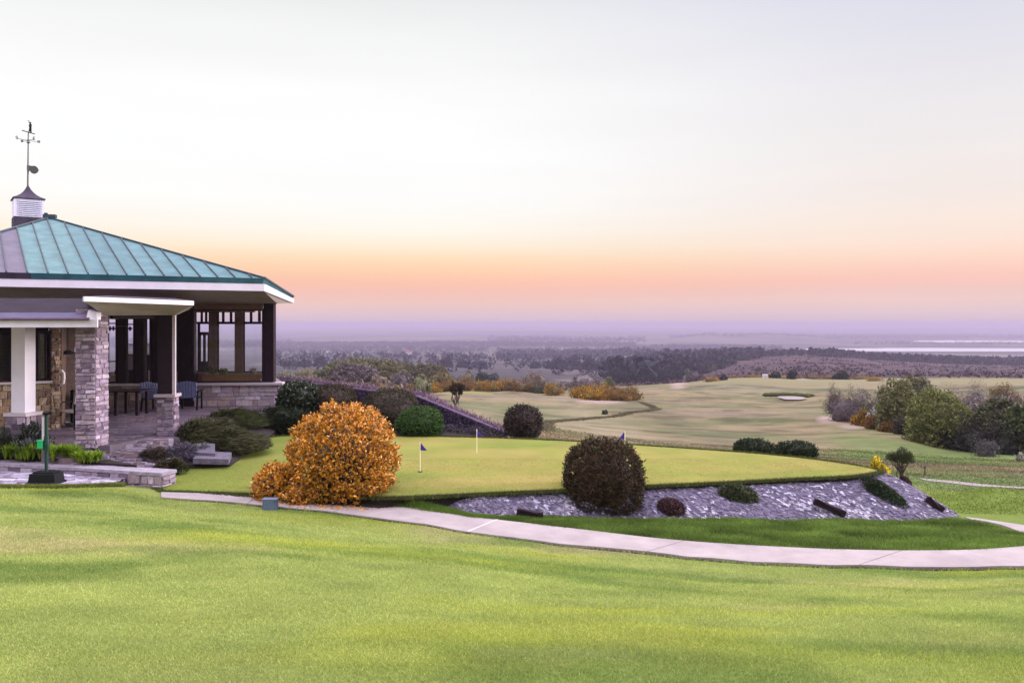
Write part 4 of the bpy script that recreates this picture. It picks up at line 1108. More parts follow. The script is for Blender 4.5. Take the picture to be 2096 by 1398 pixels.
tag(mb.build('plant_pot', M['redbrown']), 'tall grey brown plant pot on the sill at the left end of the planter', 'plant pot')
pl = V3((*xy(243, 29.9), zs + .25)); mb = MB(); mb.box(pl + V3((0, 0, .14)), (.14, .14, .24)); mb.box(pl + V3((0, 0, .0)), (.18, .18, .03)); mb.box(pl + V3((0, 0, .29)), (.18, .18, .03))
mb.box(pl + V3((0, 0, -.12)), (.5, .3, .22), 0)
tag(mb.build('lantern', M['blind']), 'small cream lantern standing inside the left pavilion window', 'lantern')
for px, d, w_, lab in ((262, 31.6, 1.3, 'dark upholstered armchair inside the left pavilion windows'), (318, 32.4, 1.2, 'dark upholstered sofa inside the pavilion behind the timber post')):
    p = V3((*xy(px, d), ZP + .03)); e = empty('lounge_chair', p, lab, 'lounge chair', 'lounge chairs inside the pavilion')
    mb = MB(); mb.box(p + V3((0, 0, .26)), (w_, .8, .34)); mb.build('seat', M['timber'], e, bevel=.05)
    mb = MB(); mb.box(p + V3((0, .36, .72)), (w_, .2, .72)); mb.build('backrest', M['timber'], e, bevel=.06)
    for s in (-1, 1): mb = MB(); mb.box(p + V3((s * (w_ / 2 + .1), 0, .38)), (.18, .85, .6)); mb.build('armrest', M['timber'], e, bevel=.05)
# ------------------------------------------------------------------ foliage
def unit(n, rs):
    v = rs.normal(size=(n, 3)); return v / np.linalg.norm(v, axis=1)[:, None]


def cards(p, ax, ln, wd, rs, fold=0):
    """diamond leaves at p along axis ax"""
    n = len(p); ax = ax / np.linalg.norm(ax, axis=1)[:, None]
    t = np.cross(ax, unit(n, rs)); t /= np.linalg.norm(t, axis=1)[:, None] + 1e-9
    ln = np.broadcast_to(ln, n)[:, None]; wd = np.broadcast_to(wd, n)[:, None]
    return np.stack([p - ax * ln * .5, p + t * wd * .5 - ax * ln * .05, p + ax * ln * .5, p - t * wd * .5 - ax * ln * .05], 1)


def pick(pal, n, rs, jit=.22):
    pal = np.array(pal); return pal[rs.integers(len(pal), size=n)] * rs.uniform(1 - jit, 1 + jit, (n, 1))


def core(c, R, col, rs, zmin=None, k=.8, nu_=12, nv_=9):
    """the twiggy inside of a dense shrub; dark colours paint its inner shade"""
    a = np.linspace(0, 2 * np.pi, nu_ + 1); b = np.linspace(-.5 * np.pi, .5 * np.pi, nv_ + 1)
    A, Bq = np.meshgrid(a, b); S = np.stack([np.cos(A) * np.cos(Bq), np.sin(A) * np.cos(Bq), np.sin(Bq)], -1)
    j = rs.uniform(.9, 1.05, A.shape); j[:, -1] = j[:, 0]
    Q = np.array(c) + S * np.array(R) * k * j[..., None]
    if zmin is not None: Q[..., 2] = np.maximum(Q[..., 2], zmin)
    q = np.stack([Q[:-1, :-1], Q[:-1, 1:], Q[1:, 1:], Q[1:, :-1]], 2).reshape(-1, 4, 3)
    return q, np.broadcast_to(np.array(col), (len(q), 3)) * rs.uniform(.8, 1.2, (len(q), 1))


def clipped(c, R, n, pal, rs, leaf=(.08, .035), zmin=None, spike=.06, per=6, e=2.4, rough=.06, corecol=None, k=.86, lean=.5, deep=.055, holes=.14):
    """dense clipped shrub: sprigs on a superellipsoid"""
    m = n // per; d = unit(m, rs); R = np.array(R, float)
    sup = (np.abs(d) ** e).sum(1) ** (-1 / e)
    nz = 1 + rough * 1.6 * (vnoise(d[:, 0] * 4 + 9, d[:, 1] * 4 + d[:, 2] * 3, 5) - .5) + rough * .8 * (vnoise(d[:, 0] * 10 + 9, d[:, 2] * 10 + d[:, 1] * 5, 6) - .5)
    depth = 1 - np.abs(rs.normal(0, deep, m)) + rs.uniform(-.02, .02, m)
    hn = vnoise(d[:, 0] * 6.5 + 31, d[:, 1] * 6.5 + d[:, 2] * 8.3, 8) * .4 + vnoise(d[:, 0] * 17 - d[:, 2] * 6, d[:, 2] * 18 + d[:, 1] * 9, 9) * .6
    depth = depth - holes * sstep(.52, .72, hn)
    base = np.array(c) + d * R * (sup * nz * depth)[:, None]
    if zmin is not None:
        ok = base[:, 2] > zmin; base = base[ok]; d = d[ok]; m = len(base)
    nrm = d / R; nrm /= np.linalg.norm(nrm, axis=1)[:, None]
    sa = nrm * 1.0 + np.array([0, 0, lean]) + rs.normal(0, .35, (m, 3)); sa /= np.linalg.norm(sa, axis=1)[:, None]
    sl = spike * rs.uniform(.5, 1.5, m)
    b = np.repeat(base, per, 0); s = np.repeat(sa, per, 0); L_ = np.repeat(sl, per)
    t = np.tile(np.linspace(0, 1, per), m)
    p = b + s * (L_ * t)[:, None] + rs.normal(0, leaf[0] * .22, (len(b), 3))
    ax = s * .8 + unit(len(b), rs) * .9
    sc = rs.uniform(.7, 1.3, len(b))
    Q = cards(p, ax, leaf[0] * sc, leaf[1] * sc, rs)
    tint = np.repeat(rs.uniform(.75, 1.25, m), per)[:, None]
    C = pick(pal, len(b), rs) * tint
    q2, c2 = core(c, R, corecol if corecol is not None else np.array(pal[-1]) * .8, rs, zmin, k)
    return np.concatenate([Q, q2]), np.concatenate([C, c2])


def crown(c, R, n, pal, rs, leaf=(.16, .06), clumps=26, spread=.34, zmin=None, up=.3, radial=.6, inner=.35):
    """open tree crown: leaf clumps through its volume"""
    R = np.array(R, float); d = unit(clumps, rs); d[:, 2] = np.where(d[:, 2] < -.35, -d[:, 2] * .5, d[:, 2])
    rr = rs.uniform(inner, 1, clumps) ** .6 * .82
    cc_ = np.array(c) + d * R * rr[:, None]
    k = rs.integers(clumps, size=n); cr = rs.uniform(.7, 1.3, clumps) * spread
    v = unit(n, rs) * (rs.uniform(0, 1, n) ** .45 * cr[k])[:, None] * R * np.array([1, 1, .85])
    p = cc_[k] + v
    if zmin is not None:
        ok = p[:, 2] > zmin + .05 * rs.random(n); p = p[ok]; k = k[ok]; v = v[ok]
    ax = (p - (np.array(c) - np.array([0, 0, R[2] * .7]))) ; ax /= np.linalg.norm(ax, axis=1)[:, None]
    ax = ax * radial + unit(len(p), rs) * (1 - radial * .5) + np.array([0, 0, up])
    sc = rs.uniform(.6, 1.35, len(p))
    tint = rs.uniform(.72, 1.28, clumps)[k][:, None]
    return cards(p, ax, leaf[0] * sc, leaf[1] * sc, rs), pick(pal, len(p), rs) * tint, cc_


ORANGE = [cc(.60, .255, .012), cc(.55, .21, .010), cc(.66, .33, .02), cc(.48, .18, .012), cc(.36, .135, .02), cc(.52, .30, .05), cc(.09, .07, .02)]
BRONZE = [cc(.034, .022, .010), cc(.026, .024, .009), cc(.055, .028, .012), cc(.019, .022, .008), cc(.075, .042, .02)]
DARKG = [cc(.012, .026, .009), cc(.018, .033, .010), cc(.024, .036, .014), cc(.04, .048, .024)]
MIDG = [cc(.035, .085, .012), cc(.05, .11, .02), cc(.03, .06, .012)]
OLIVE = [cc(.155, .165, .045), cc(.12, .14, .038), cc(.19, .185, .062), cc(.09, .105, .035)]
PURPT = [cc(.10, .075, .085), cc(.13, .10, .105), cc(.08, .06, .065), cc(.16, .13, .13)]
PINKT = [cc(.16, .12, .12), cc(.20, .155, .15), cc(.12, .09, .085), cc(.11, .085, .06)]
GORSE = [cc(.34, .18, .014), cc(.42, .23, .014), cc(.24, .12, .018), cc(.15, .09, .02), cc(.10, .075, .02)]
GORSEB = [cc(.19, .10, .022), cc(.13, .075, .022), cc(.25, .125, .02), cc(.08, .055, .02)]
WHITEB = [cc(.45, .43, .42), cc(.35, .34, .32), cc(.16, .16, .11), cc(.10, .11, .06)]
PINE = [cc(.020, .030, .022), cc(.028, .038, .026), cc(.015, .024, .018)]
PALEG = [cc(.12, .13, .065), cc(.15, .155, .08), cc(.09, .10, .05)]


def stems(mb, base, c, R, n, rs, r0=.03):
    for k in range(n):
        d = unit(1, rs)[0]; d[2] = abs(d[2]) * .8 + .2
        tip = np.array(c) + d * np.array(R) * .8
        b = np.array(base) + rs.normal(0, r0 * 1.2, 3) * np.array([1, 1, 0]); mid = b * .5 + tip * .5 + rs.normal(0, .08, 3) * np.linalg.norm(R)
        mb.tube([b - np.array([0, 0, .1]), b * .6 + mid * .4 + np.array([0, 0, .04]), mid, tip], [r0, r0 * .75, r0 * .5, r0 * .15], 5, cap=False)


def shrub(name, label, px, d, wpx, ptop, pbot, pal, seed, n=5000, cat='shrub', group=None, zb=None, depth=1.0, mat='leaf', style='clip', **k):
    """a shrub standing at bearing px, distance d: width and top given by the photograph's bearings, foot on the ground"""
    rs = np.random.default_rng(seed)
    x, y = xy(px, d); z0 = zb if zb is not None else ((HY - pbot) / F * d if pbot else gz(x, y))
    z1 = (HY - ptop) / F * d; w = wpx / F * d / 2
    if z1 - z0 < .3 * w: print('LOW', label, round(z1 - z0, 2), w); z1 = z0 + .6 * w
    h = z1 - z0
    e = empty(name, (x, y, z0), label, cat, group)
    c = (x, y, z0 + h * .5); R = (w, w * depth, h * .5)
    if style == 'clip':
        Rz = h * k.pop('rz', .56); c = (x, y, z1 - Rz); Q, C = clipped(c, (w, w * depth, Rz), n, pal, rs, zmin=z0 + .01, **k)
    else:
        c = (x, y, z0 + h * .14); R = (w, w * depth, h * .87); Q, C, _ = crown(c, R, n, pal, rs, zmin=z0, **k)
        q2, c2 = core(c, R, np.array(pal[-1]) * .9, rs, z0 - .05, .5); Q = np.concatenate([Q, q2]); C = np.concatenate([C, c2])
    card_mesh('foliage', Q, C, M[mat], e)
    mb = MB(); stems(mb, (x, y, z0), c, R, 7, rs, max(.012, .03 * w)); mb.build('stem', M['bark'], e)
    return e


# orange bush by the path: a big dome with a low shoulder on its left
ob = on_path(700, 1036); d0 = 17.62
rs = np.random.default_rng(31)
zf = gz(*xy(700, 17.0)) - .02
e = empty('orange_bush', (*xy(703, d0), zf), 'large round orange bush with a low shoulder on its left, beside the path', 'bush')
m2 = d0 / F
cx_, cy_ = xy(703, d0); ztop_ = (HY - 834) * m2
Q1, C1 = clipped((cx_, cy_, ztop_ - 1.08), (1.08, 1.0, 1.08), 38000, ORANGE, rs, (.066, .032), zf, .085, 6, 2.25, .10, cc(.03, .018, .009), .66, .7, .07, .30)  # very dark core colour paints the shade behind the leaf gaps
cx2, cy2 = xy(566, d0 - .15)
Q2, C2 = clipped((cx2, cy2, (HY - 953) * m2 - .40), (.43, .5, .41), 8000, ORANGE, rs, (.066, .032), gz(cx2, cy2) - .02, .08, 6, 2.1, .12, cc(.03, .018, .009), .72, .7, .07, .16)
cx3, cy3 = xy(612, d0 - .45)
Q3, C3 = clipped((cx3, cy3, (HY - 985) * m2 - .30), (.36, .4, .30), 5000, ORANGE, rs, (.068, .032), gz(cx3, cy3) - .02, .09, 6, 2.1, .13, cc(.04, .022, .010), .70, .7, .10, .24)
top_ = d0
# leaf tones are picked at random from one palette all over the bush
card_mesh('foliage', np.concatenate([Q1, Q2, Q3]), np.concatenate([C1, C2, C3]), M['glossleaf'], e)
mb = MB()
for b_ in ((cx_, cy_), (cx2, cy2)):
    mb = MB(); stems(mb, (b_[0], b_[1], zf), (b_[0], b_[1], zf + .35), (.35, .35, .35), 8, rs, .03); mb.build('stem', M['bark'], e)
mb = MB(); mb.prism([(*xy(505, 17.45), gz(*xy(505, 17.45)) + .03), (*xy(600, 16.8), gz(*xy(600, 16.8)) + .02), (*xy(800, 16.75), gz(*xy(800, 16.75)) + .015), (*xy(812, 17.1), -3.56), (*xy(520, 17.7), -3.5)], .2)
tag(mb.build('planting_bed', M['soil']), kind='structure')

shrub('round_bush', 'large dark bronze clipped round bush standing on the stone bank', 1235, 17.75, 153, 906, 1052, BRONZE, 41, 26000, 'bush', rz=.54, holes=.07, leaf=(.07, .022), spike=.09, e=2.7, rough=.05, k=.86)
shrub('round_bush', 'smaller dark clipped round bush at the far edge of the putting green', 1071, 26.2, 73, 833, 897, [cc(.028, .020, .016), cc(.02, .022, .012), cc(.042, .028, .022), cc(.065, .042, .04)], 42, 9000, 'bush', rz=.52, leaf=(.07, .025), spike=.07, e=2.6, k=.88)
shrub('clipped_hedge', 'dark glossy leaved bush against the right end of the stone wall', 612, 28.4, 80, 787, 850, DARKG, 43, 7000, 'bush', rz=.52, leaf=(.10, .05), spike=.1, mat='glossleaf', e=2.6, k=.86)
shrub('clipped_hedge', 'brown green clipped hedge behind the top of the orange bush', 682, 28.8, 92, 789, 850, [cc(.045, .033, .018), cc(.034, .034, .013), cc(.062, .042, .026)], 44, 8000, 'hedge', rz=.54, leaf=(.07, .025), spike=.05, e=3, k=.9)
shrub('clipped_hedge', 'large olive clipped hedge to the right of the orange bush top', 800, 27.6, 118, 797, 886, [cc(.042, .042, .015), cc(.034, .038, .013), cc(.06, .047, .023), cc(.046, .03, .024)], 45, 12000, 'hedge', rz=.56, leaf=(.07, .025), spike=.06, e=2.6, k=.9)
shrub('round_bush', 'bright green rounded bush in front of the dark heather wall', 860, 26.3, 92, 835, 891, MIDG, 46, 9000, 'bush', rz=.6, leaf=(.07, .035), spike=.06, e=2.3, k=.88)
shrub('low_bush', 'left of two low dark green domed bushes behind the putting green', 1543, 23.3, 80, 900, 931, DARKG, 47, 6000, 'bush', 'low domed bushes behind the green', rz=.6, leaf=(.06, .025), spike=.04, e=2.4, depth=.7, k=.9)
shrub('low_bush', 'right of two low dark green domed bushes behind the putting green', 1629, 22.5, 84, 905, 936, DARKG, 48, 6000, 'bush', 'low domed bushes behind the green', rz=.6, leaf=(.06, .025), spike=.04, e=2.4, depth=.7, k=.9)
# yellow broom and the small open tree at the corner of the green
YEL = [cc(.62, .46, .015), cc(.72, .56, .03), cc(.45, .33, .012), cc(.20, .17, .02)]
shrub('broom_bush', 'bright yellow flowering broom at the right corner of the putting green', 1800, 20.2, 42, 938, 978, YEL, 49, 2600, 'bush', style='open', leaf=(.07, .04), clumps=22, spread=.36)


def tree(name, label, px, d, wpx, ptop, pal, seed, n=2600, crown_from=.35, cat='tree', group=None, leaf=(.16, .06), trunk=.05, nst=5, depth=.9, mat='leaf', pfoot=None, kcore=.55, dome=0, **k):
    rs = np.random.default_rng(seed); x, y = xy(px, d)
    z0 = gz(x, y) if pfoot is None else (HY - pfoot) / F * d
    z1 = (HY - ptop) / F * d; h = max(z1 - z0, .5); w = wpx / F * d / 2
    if h < .5 * w: print('LOW', label, h, w); h = .8 * w; z1 = z0 + h
    e = empty(name, (x, y, z0), label, cat, group)
    cz = z0 + h * (crown_from + 1) / 2; c = (x, y, cz); R = (w, w * depth, h * (1 - crown_from) / 2 * 1.02)
    if crown_from < .12: c = (x, y, z0 + h * .14); R = (w, w * depth, h * .87)
    Q, C, cl = crown(c, R, n, pal, rs, leaf, zmin=z0, **k)
    if dome:
        c = (x, y, z0 + h * .30); R = (w, w * depth, h * .70)
        Q, C = clipped(c, R, n * 2, pal, rs, leaf=leaf, zmin=z0, spike=dome, per=5, e=2.15, rough=.22, corecol=np.array(pal[-1]) * .9, k=.84, lean=.5, deep=.08, holes=.10)
    elif crown_from < .12:
        q2, c2 = core(c, R, np.array(pal[-1]) * .9, rs, z0 - .1, kcore); Q = np.concatenate([Q, q2]); C = np.concatenate([C, c2])
    card_mesh('crown', Q, C, M[mat], e)
    mb = MB()
    for j in range(nst):
        b = np.array([x, y, z0 - .15]) + rs.normal(0, trunk * 1.5, 3) * np.array([1, 1, 0]); tip = cl[rs.integers(len(cl))]
        f = np.array([x, y, z0 + h * crown_from * .75]) + rs.normal(0, trunk * 2, 3) * np.array([1, 1, .3]); mid = f * .5 + tip * .5 + rs.normal(0, .06, 3) * h
        mb.tube([b, f, mid, tip], [trunk, trunk * .75, trunk * .45, trunk * .15], 6, cap=False)
    for j in range(nst * 2):
        a = cl[rs.integers(len(cl))]; f = np.array([x, y, z0 + h * crown_from]) + rs.normal(0, trunk, 3)
        mb.tube([f, f * .4 + a * .6 + rs.normal(0, .05, 3) * h, a], [trunk * .45, trunk * .3, trunk * .1], 5, cap=False)
    mb.build('trunk', M['bark'], e)
    return e


tree('small_tree', 'small open crowned green tree beside the yellow broom', 1843, 20.6, 62, 913, [cc(.05, .06, .022), cc(.065, .075, .03), cc(.04, .045, .02)], 50, 3000, .30, leaf=(.085, .012), trunk=.018, nst=9, clumps=40, spread=.24, radial=.9, pfoot=985)
shrub('red_shrub', 'low dark red shrub at the foot of the small open tree', 1853, 20.4, 34, 972, 996, [cc(.06, .02, .03), cc(.08, .03, .04), cc(.03, .02, .02)], 51, 1500, 'shrub', style='open', leaf=(.05, .02), clumps=14)
# plants growing in the bank
def bank_plant(name, lab, px, py, wpx, hpx, tilt, pal, seed, n=2500):
    rs = np.random.default_rng(seed)
    best = min(((abs((bank_pt(s, t).x / bank_pt(s, t).y * F + CX) - px) + abs(HY - bank_pt(s, t).z / bank_pt(s, t).y * F - py), s, t) for s in np.linspace(.01, .99, 99) for t in np.linspace(.1, .95, 15)))
    c = bank_pt(best[1], best[2]); m = c.y / F
    e = empty(name, c - V3((0, 0, .05)), lab, 'plant')
    pts = unit(n, rs) * (rs.random(n) ** .35)[:, None]
    a = wpx * m / 2; b = hpx * m / 2
    loc = pts * np.array([a, .16, b]); loc[:, 2] += 0
    ct, s_t = math.cos(tilt), math.sin(tilt)
    p = np.stack([loc[:, 0] * ct + loc[:, 2] * s_t, loc[:, 1] - .02 + (-loc[:, 0] * s_t + loc[:, 2] * ct) * 1.0, -loc[:, 0] * s_t + loc[:, 2] * ct + .04 + .12 * (1 - (pts[:, 0] ** 2 + pts[:, 2] ** 2)).clip(0) * rs.random(n)], 1) + np.array(c)
    Q = cards(p, unit(n, rs) + np.array([0, -.2, .9]), rs.uniform(.06, .13, n), rs.uniform(.012, .025, n), rs)
    card_mesh('foliage', Q, pick(pal, n, rs), M['leaf'], e); return e
bank_plant('bank_plant', 'dark red brown low plant on the stone bank, right of the round bush', 1376, 1040, 58, 30, .12, [cc(.05, .02, .024), cc(.035, .018, .018), cc(.07, .035, .03)], 61)
bank_plant('bank_plant', 'green tussock plant in the middle of the stone bank', 1510, 1019, 84, 36, .12, [cc(.03, .045, .015), cc(.045, .06, .02), cc(.02, .03, .012), cc(.07, .075, .03)], 62, 3200)
bank_plant('bank_plant', 'long dark green plant trailing down the right end of the stone bank', 1808, 1016, 96, 36, .62, [cc(.02, .035, .012), cc(.03, .05, .018), cc(.015, .025, .01)], 63, 3200)
for px, py, lab, w_, rz_ in ((1697, 1041, 'dark weathered timber baulk lying across the stone bank', .66, .38), (1088, 1055, 'dark timber baulk at the foot of the bank left of the round bush', .5, .12), (1910, 1037, 'short dark timber baulk at the right tip of the stone bank', .4, .62)):
    best = min(((abs((bank_pt(s, t).x / bank_pt(s, t).y * F + CX) - px) + abs(HY - bank_pt(s, t).z / bank_pt(s, t).y * F - py), s, t) for s in np.linspace(.01, .99, 99) for t in np.linspace(.1, .97, 15)))
    c = bank_pt(best[1], best[2]); h_ = w_ / 2
    a = c + V3((-h_ * math.cos(rz_), 0, h_ * math.sin(rz_))); b = c + V3((h_ * math.cos(rz_), -.12, -h_ * math.sin(rz_)))
    mb = MB(); n_ = V3((0, -.05, .06)); mb.bar(a + n_, b + n_, .12, .13); mb.bar(a + n_ * 1.6 + V3((.04, -.04, .01)), b + n_ * 1.7 - V3((.1, 0, 0)), .05, .05)
    tag(mb.build('timber_baulk', M['timber'], bevel=.012), lab, 'timber baulk')

# ------------------------------------------------------------------ shrubs round the patio
def spreading(name, lab, px, d, rx, ry, h, pal, seed, n=3500, z=-3.15, sweep=(1, -.2), cat='shrub', group=None, ln=(.28, .52), wd=.04):
    """low juniper: long feathery sprays sweeping one way"""
    rs = np.random.default_rng(seed); x, y = xy(px, d); e = empty(name, (x, y, z), lab, cat, group)
    a = rs.uniform(0, 2 * np.pi, n); r = np.sqrt(rs.random(n))
    dome = np.sqrt(np.clip(1 - r ** 2, 0, 1)); zz_ = z + h * dome * rs.uniform(.45, 1.05, n)
    k = (vnoise(x + np.cos(a) * r * 3, np.sin(a) * r * 3, seed) - .5) * h * .7
    p = np.stack([x + np.cos(a) * r * rx, y + np.sin(a) * r * ry, zz_ + k * dome], 1)
    ax = np.stack([np.cos(a) * .7 + sweep[0], np.sin(a) * .7 + sweep[1], np.full(n, .35)], 1) + rs.normal(0, .3, (n, 3))
    Q = cards(p, ax, rs.uniform(*ln, n), wd * rs.uniform(.6, 1.4, n), rs)
    q2, c2 = core((x, y, z), (rx, ry, h), np.array(pal[0]) * .7, rs, z - .1, .68)
    card_mesh('foliage', np.concatenate([Q, q2]), np.concatenate([pick(pal, n, rs), c2]), M['leaf'], e)
    mb = MB(); stems(mb, (x, y, z), (x, y, z + h * .4), (rx * .7, ry * .7, h * .5), 7, rs, .025); mb.build('stem', M['bark'], e)
    return e
JUN = [cc(.058, .070, .026), cc(.085, .088, .036), cc(.045, .054, .02), cc(.11, .10, .05), cc(.085, .072, .045)]
spreading('juniper', 'olive spreading juniper sweeping down beside the stone pier', 418, 22.7, .75, 1.3, .50, JUN, 71, 3600, -3.12, (1, -.5), group='spreading junipers below the pavilion')
spreading('juniper', 'olive spreading juniper reaching furthest out over the green', 482, 22.5, .80, 1.0, .40, JUN, 72, 4500, -3.3, (1.2, -.6), group='spreading junipers below the pavilion')
spreading('juniper', 'brownish spreading juniper under the pavilion window wall', 480, 26.2, .9, 1.1, .42, JUN[:3], 73, 4000, -3.15, (1, -.4), group='spreading junipers below the pavilion')
spreading('juniper', 'dark green spreading juniper below the corner of the window wall', 552, 27.2, 1.0, .9, .55, [cc(.02, .032, .014), cc(.03, .04, .018), cc(.04, .042, .022)], 74, 4200, -3.35, (.6, -.3), group='spreading junipers below the pavilion')
spreading('juniper', 'dark green low juniper between the window wall and the orange bush', 606, 27.0, .9, .7, .52, [cc(.02, .034, .014), cc(.028, .042, .018), cc(.016, .022, .012)], 75, 3600, -3.4, (.3, -.3), group='spreading junipers below the pavilion')
spreading('heather_clump', 'purple grey heather clump by the pale stone slabs below the pier', 372, 20.7, .40, .4, .42, [cc(.12, .095, .15), cc(.09, .07, .11), cc(.15, .13, .17), cc(.05, .06, .03)], 76, 2600, -3.33, (.2, -.2), 'shrub', ln=(.08, .16), wd=.018)
spreading('low_shrub', 'dark green low shrub at the bottom of the paving steps', 350, 19.7, .38, .3, .28, [cc(.035, .05, .015), cc(.06, .06, .02), cc(.08, .05, .03), cc(.025, .03, .012)], 77, 2200, -3.42, (.1, -.1), 'shrub', ln=(.07, .14), wd=.025)
spreading('low_shrub', 'brown twiggy low shrub beside the paving steps under the pier', 312, 20.3, .42, .3, .34, [cc(.06, .04, .03), cc(.04, .028, .024), cc(.09, .06, .045), cc(.03, .035, .015)], 78, 2000, -3.3, (-.2, -.1), 'shrub', ln=(.1, .2), wd=.016)
spreading('low_shrub', 'silvery low shrub next to the upper stone slab', 412, 21.1, .35, .3, .32, [cc(.13, .13, .12), cc(.09, .095, .08), cc(.16, .15, .16)], 79, 1600, -3.34, (.1, -.1), 'shrub', ln=(.06, .12), wd=.02)
# dark shrubs under the white column
shrub('dark_shrub', 'dark leafy shrub in front of the white column plinth', 62, 19.85, 84, 845, 935, [cc(.02, .03, .018), cc(.03, .042, .022), cc(.05, .055, .04), cc(.10, .10, .10)], 81, 4500, 'shrub', zb=-3.12, style='open', leaf=(.09, .035), clumps=30, spread=.3)
shrub('dark_shrub', 'dark grassy shrub at the left edge under the window', 6, 20.2, 100, 872, 945, [cc(.022, .028, .02), cc(.03, .036, .024), cc(.045, .05, .04)], 82, 4000, 'shrub', zb=-3.12, style='open', leaf=(.16, .02), clumps=24, spread=.36)
rs = np.random.default_rng(83)
def fronds(name, lab, px, d, wpx, h, pal, n, z=-3.12, group=None):
    x, y = xy(px, d); w = wpx / F * d / 2; e = empty(name, (x, y, z), lab, 'plant', group)
    nb = 26; cx0 = x + rs.uniform(-w, w, nb) * .85; cy0 = y + rs.uniform(-.18, .18, nb); k = rs.integers(nb, size=n)
    az = rs.uniform(0, 2 * np.pi, n); bend = rs.uniform(.15, .9, n); hh = h * rs.uniform(.55, 1.1, n)
    out = []
    dx = np.cos(az) * bend * hh; dy = np.sin(az) * bend * hh * .7
    b = np.stack([cx0[k], cy0[k], np.full(n, z)], 1); mpt = b + np.stack([dx * .35, dy * .35, hh * .62], 1); tp = b + np.stack([dx, dy, hh * (1 - .35 * bend)], 1)
    s = np.stack([-np.sin(az), np.cos(az), 0 * az], 1) * .012
    Q = np.concatenate([np.stack([b - s * .6, b + s * .6, mpt + s, mpt - s], 1), np.stack([mpt - s, mpt + s, tp + s * .1, tp - s * .1], 1)])
    C = pick(pal, n, rs); card_mesh('leaf_blades', Q, np.concatenate([C, C]), M['grass'], e)
LIME = [cc(.19, .30, .016), cc(.14, .25, .014), cc(.25, .34, .03), cc(.10, .18, .012)]
fronds('lime_plant', 'clump of lime green strappy leaves left of the ball washer post', 52, 19.62, 84, .42, LIME, 1300, group='lime green plants behind the low wall')
fronds('lime_plant', 'clump of lime green strappy leaves right of the ball washer post', 128, 19.42, 70, .42, LIME, 1200, group='lime green plants behind the low wall')
fronds('lime_plant', 'small lime green clump nearest the paving steps', 182, 19.2, 54, .30, LIME, 800, group='lime green plants behind the low wall')
# little plants inside the window planter
for px, h_, pal_, lab in ((428, .42, [cc(.05, .04, .03), cc(.10, .07, .05)], 'dry brown plant at the left of the window planter'), (452, .30, [cc(.16, .12, .08), cc(.06, .07, .03)], 'small leafy plant in the middle of the window planter'), (513, .30, [cc(.45, .40, .38), cc(.10, .11, .05)], 'small white flowered plant at the right of the window planter')):
    p = fw(px) + V3((0, .32, 0)); r2 = np.random.default_rng(int(px)); n = 260
    e = empty('planter_plant', (p.x, p.y, zs + .215), lab, 'plant')
    pts = unit(n, r2) * (r2.random(n) ** .4)[:, None] * np.array([.17, .09, h_ / 2]) + np.array([p.x, p.y, zs + .215 + h_ / 2])
    card_mesh('foliage', cards(pts, unit(n, r2) + np.array([0, 0, .6]), .07, .03, r2), pick(pal_, n, r2), M['leaf'], e)

# ------------------------------------------------------------------ wall with heather beyond the green
hp = [P(566, 779, 31.6), P(660, 789, 30.9), P(745, 800, 30.3), P(850, 812, 29.5), P(930, 845, 28.2), P(985, 868, 27.4), P(1034, 889, 26.75)]
hw_ = empty('heather_wall', hp[3], 'dark purple retaining wall with a pink coping sloping down behind the green', 'wall')
mb = MB(); mc = MB()
for a, b in zip(hp[:-1], hp[1:]):
    d_ = (b - a); n_ = V3((-d_.y, d_.x, 0)).normalized()
    if n_.y < 0: n_ = -n_
    zb_ = -3.62
    mb.hexa([at(a, zb_), at(b, zb_), at(b + n_ * .14, zb_), at(a + n_ * .14, zb_), a, b, b + n_ * .14, a + n_ * .14], (.07, .045, .09))
    up2 = V3((0, 0, .025)); mc.bar(a + up2 + n_ * .06, b + up2 + n_ * .06, .17, .05, (.075, .05, .085))
mb.build('wall_body', M['stone'], hw_); mc.build('coping', M['slab'], hw_)
rs = np.random.default_rng(91); n = 16000; HP = resample([tuple(p) for p in hp], 200); k = rs.integers(60, 199, n)
# creeping heather over the face and along the top
pf = HP[k] + (HP[np.minimum(k + 1, 199)] - HP[k]) * rs.random((n, 1)); hgt = rs.random(n); fz_ = -3.5 + (pf[:, 2] + .02 + 3.5) * hgt
p = np.stack([pf[:, 0] + rs.normal(0, .05, n), pf[:, 1] - .08 - .9 * (1 - hgt) ** 1.5 * rs.random(n), fz_], 1)
keep = rs.random(n) < .25 + .75 * vnoise(pf[:, 0] * 3, fz_ * 4, 92)
Q = cards(p, unit(n, rs) + np.array([0, -.4, .6]), rs.uniform(.06, .13, n), rs.uniform(.015, .04, n), rs)[keep]
C = pick([cc(.060, .035, .085), cc(.045, .028, .06), cc(.035, .022, .045), cc(.09, .05, .11), cc(.03, .03, .025)], n, rs)[keep]
hx = empty('wall_heather', hp[4], 'purple heather hanging over the face of the sloping wall', 'heather'); card_mesh('foliage', Q, C, M['leaf'], hx)
n = 5200; k = rs.integers(0, 199, n); pf = HP[k] + (HP[np.minimum(k + 1, 199)] - HP[k]) * rs.random((n, 1))
p = pf + np.stack([rs.normal(0, .06, n), .30 + rs.uniform(-.05, .5, n), np.abs(rs.normal(0, .075, n)) + .02], 1)
Q = cards(p, unit(n, rs) * .7 + np.array([0, 0, .9]), rs.uniform(.07, .15, n), rs.uniform(.015, .035, n), rs)
hx = empty('heather_fringe', hp[3] + V3((0, .4, 0)), 'pinkish heather fringe growing along the top of the sloping wall', 'heather')
card_mesh('foliage', Q, pick([cc(.20, .12, .17), cc(.14, .085, .14), cc(.24, .16, .19), cc(.09, .06, .09)], n, rs), M['leaf'], hx)
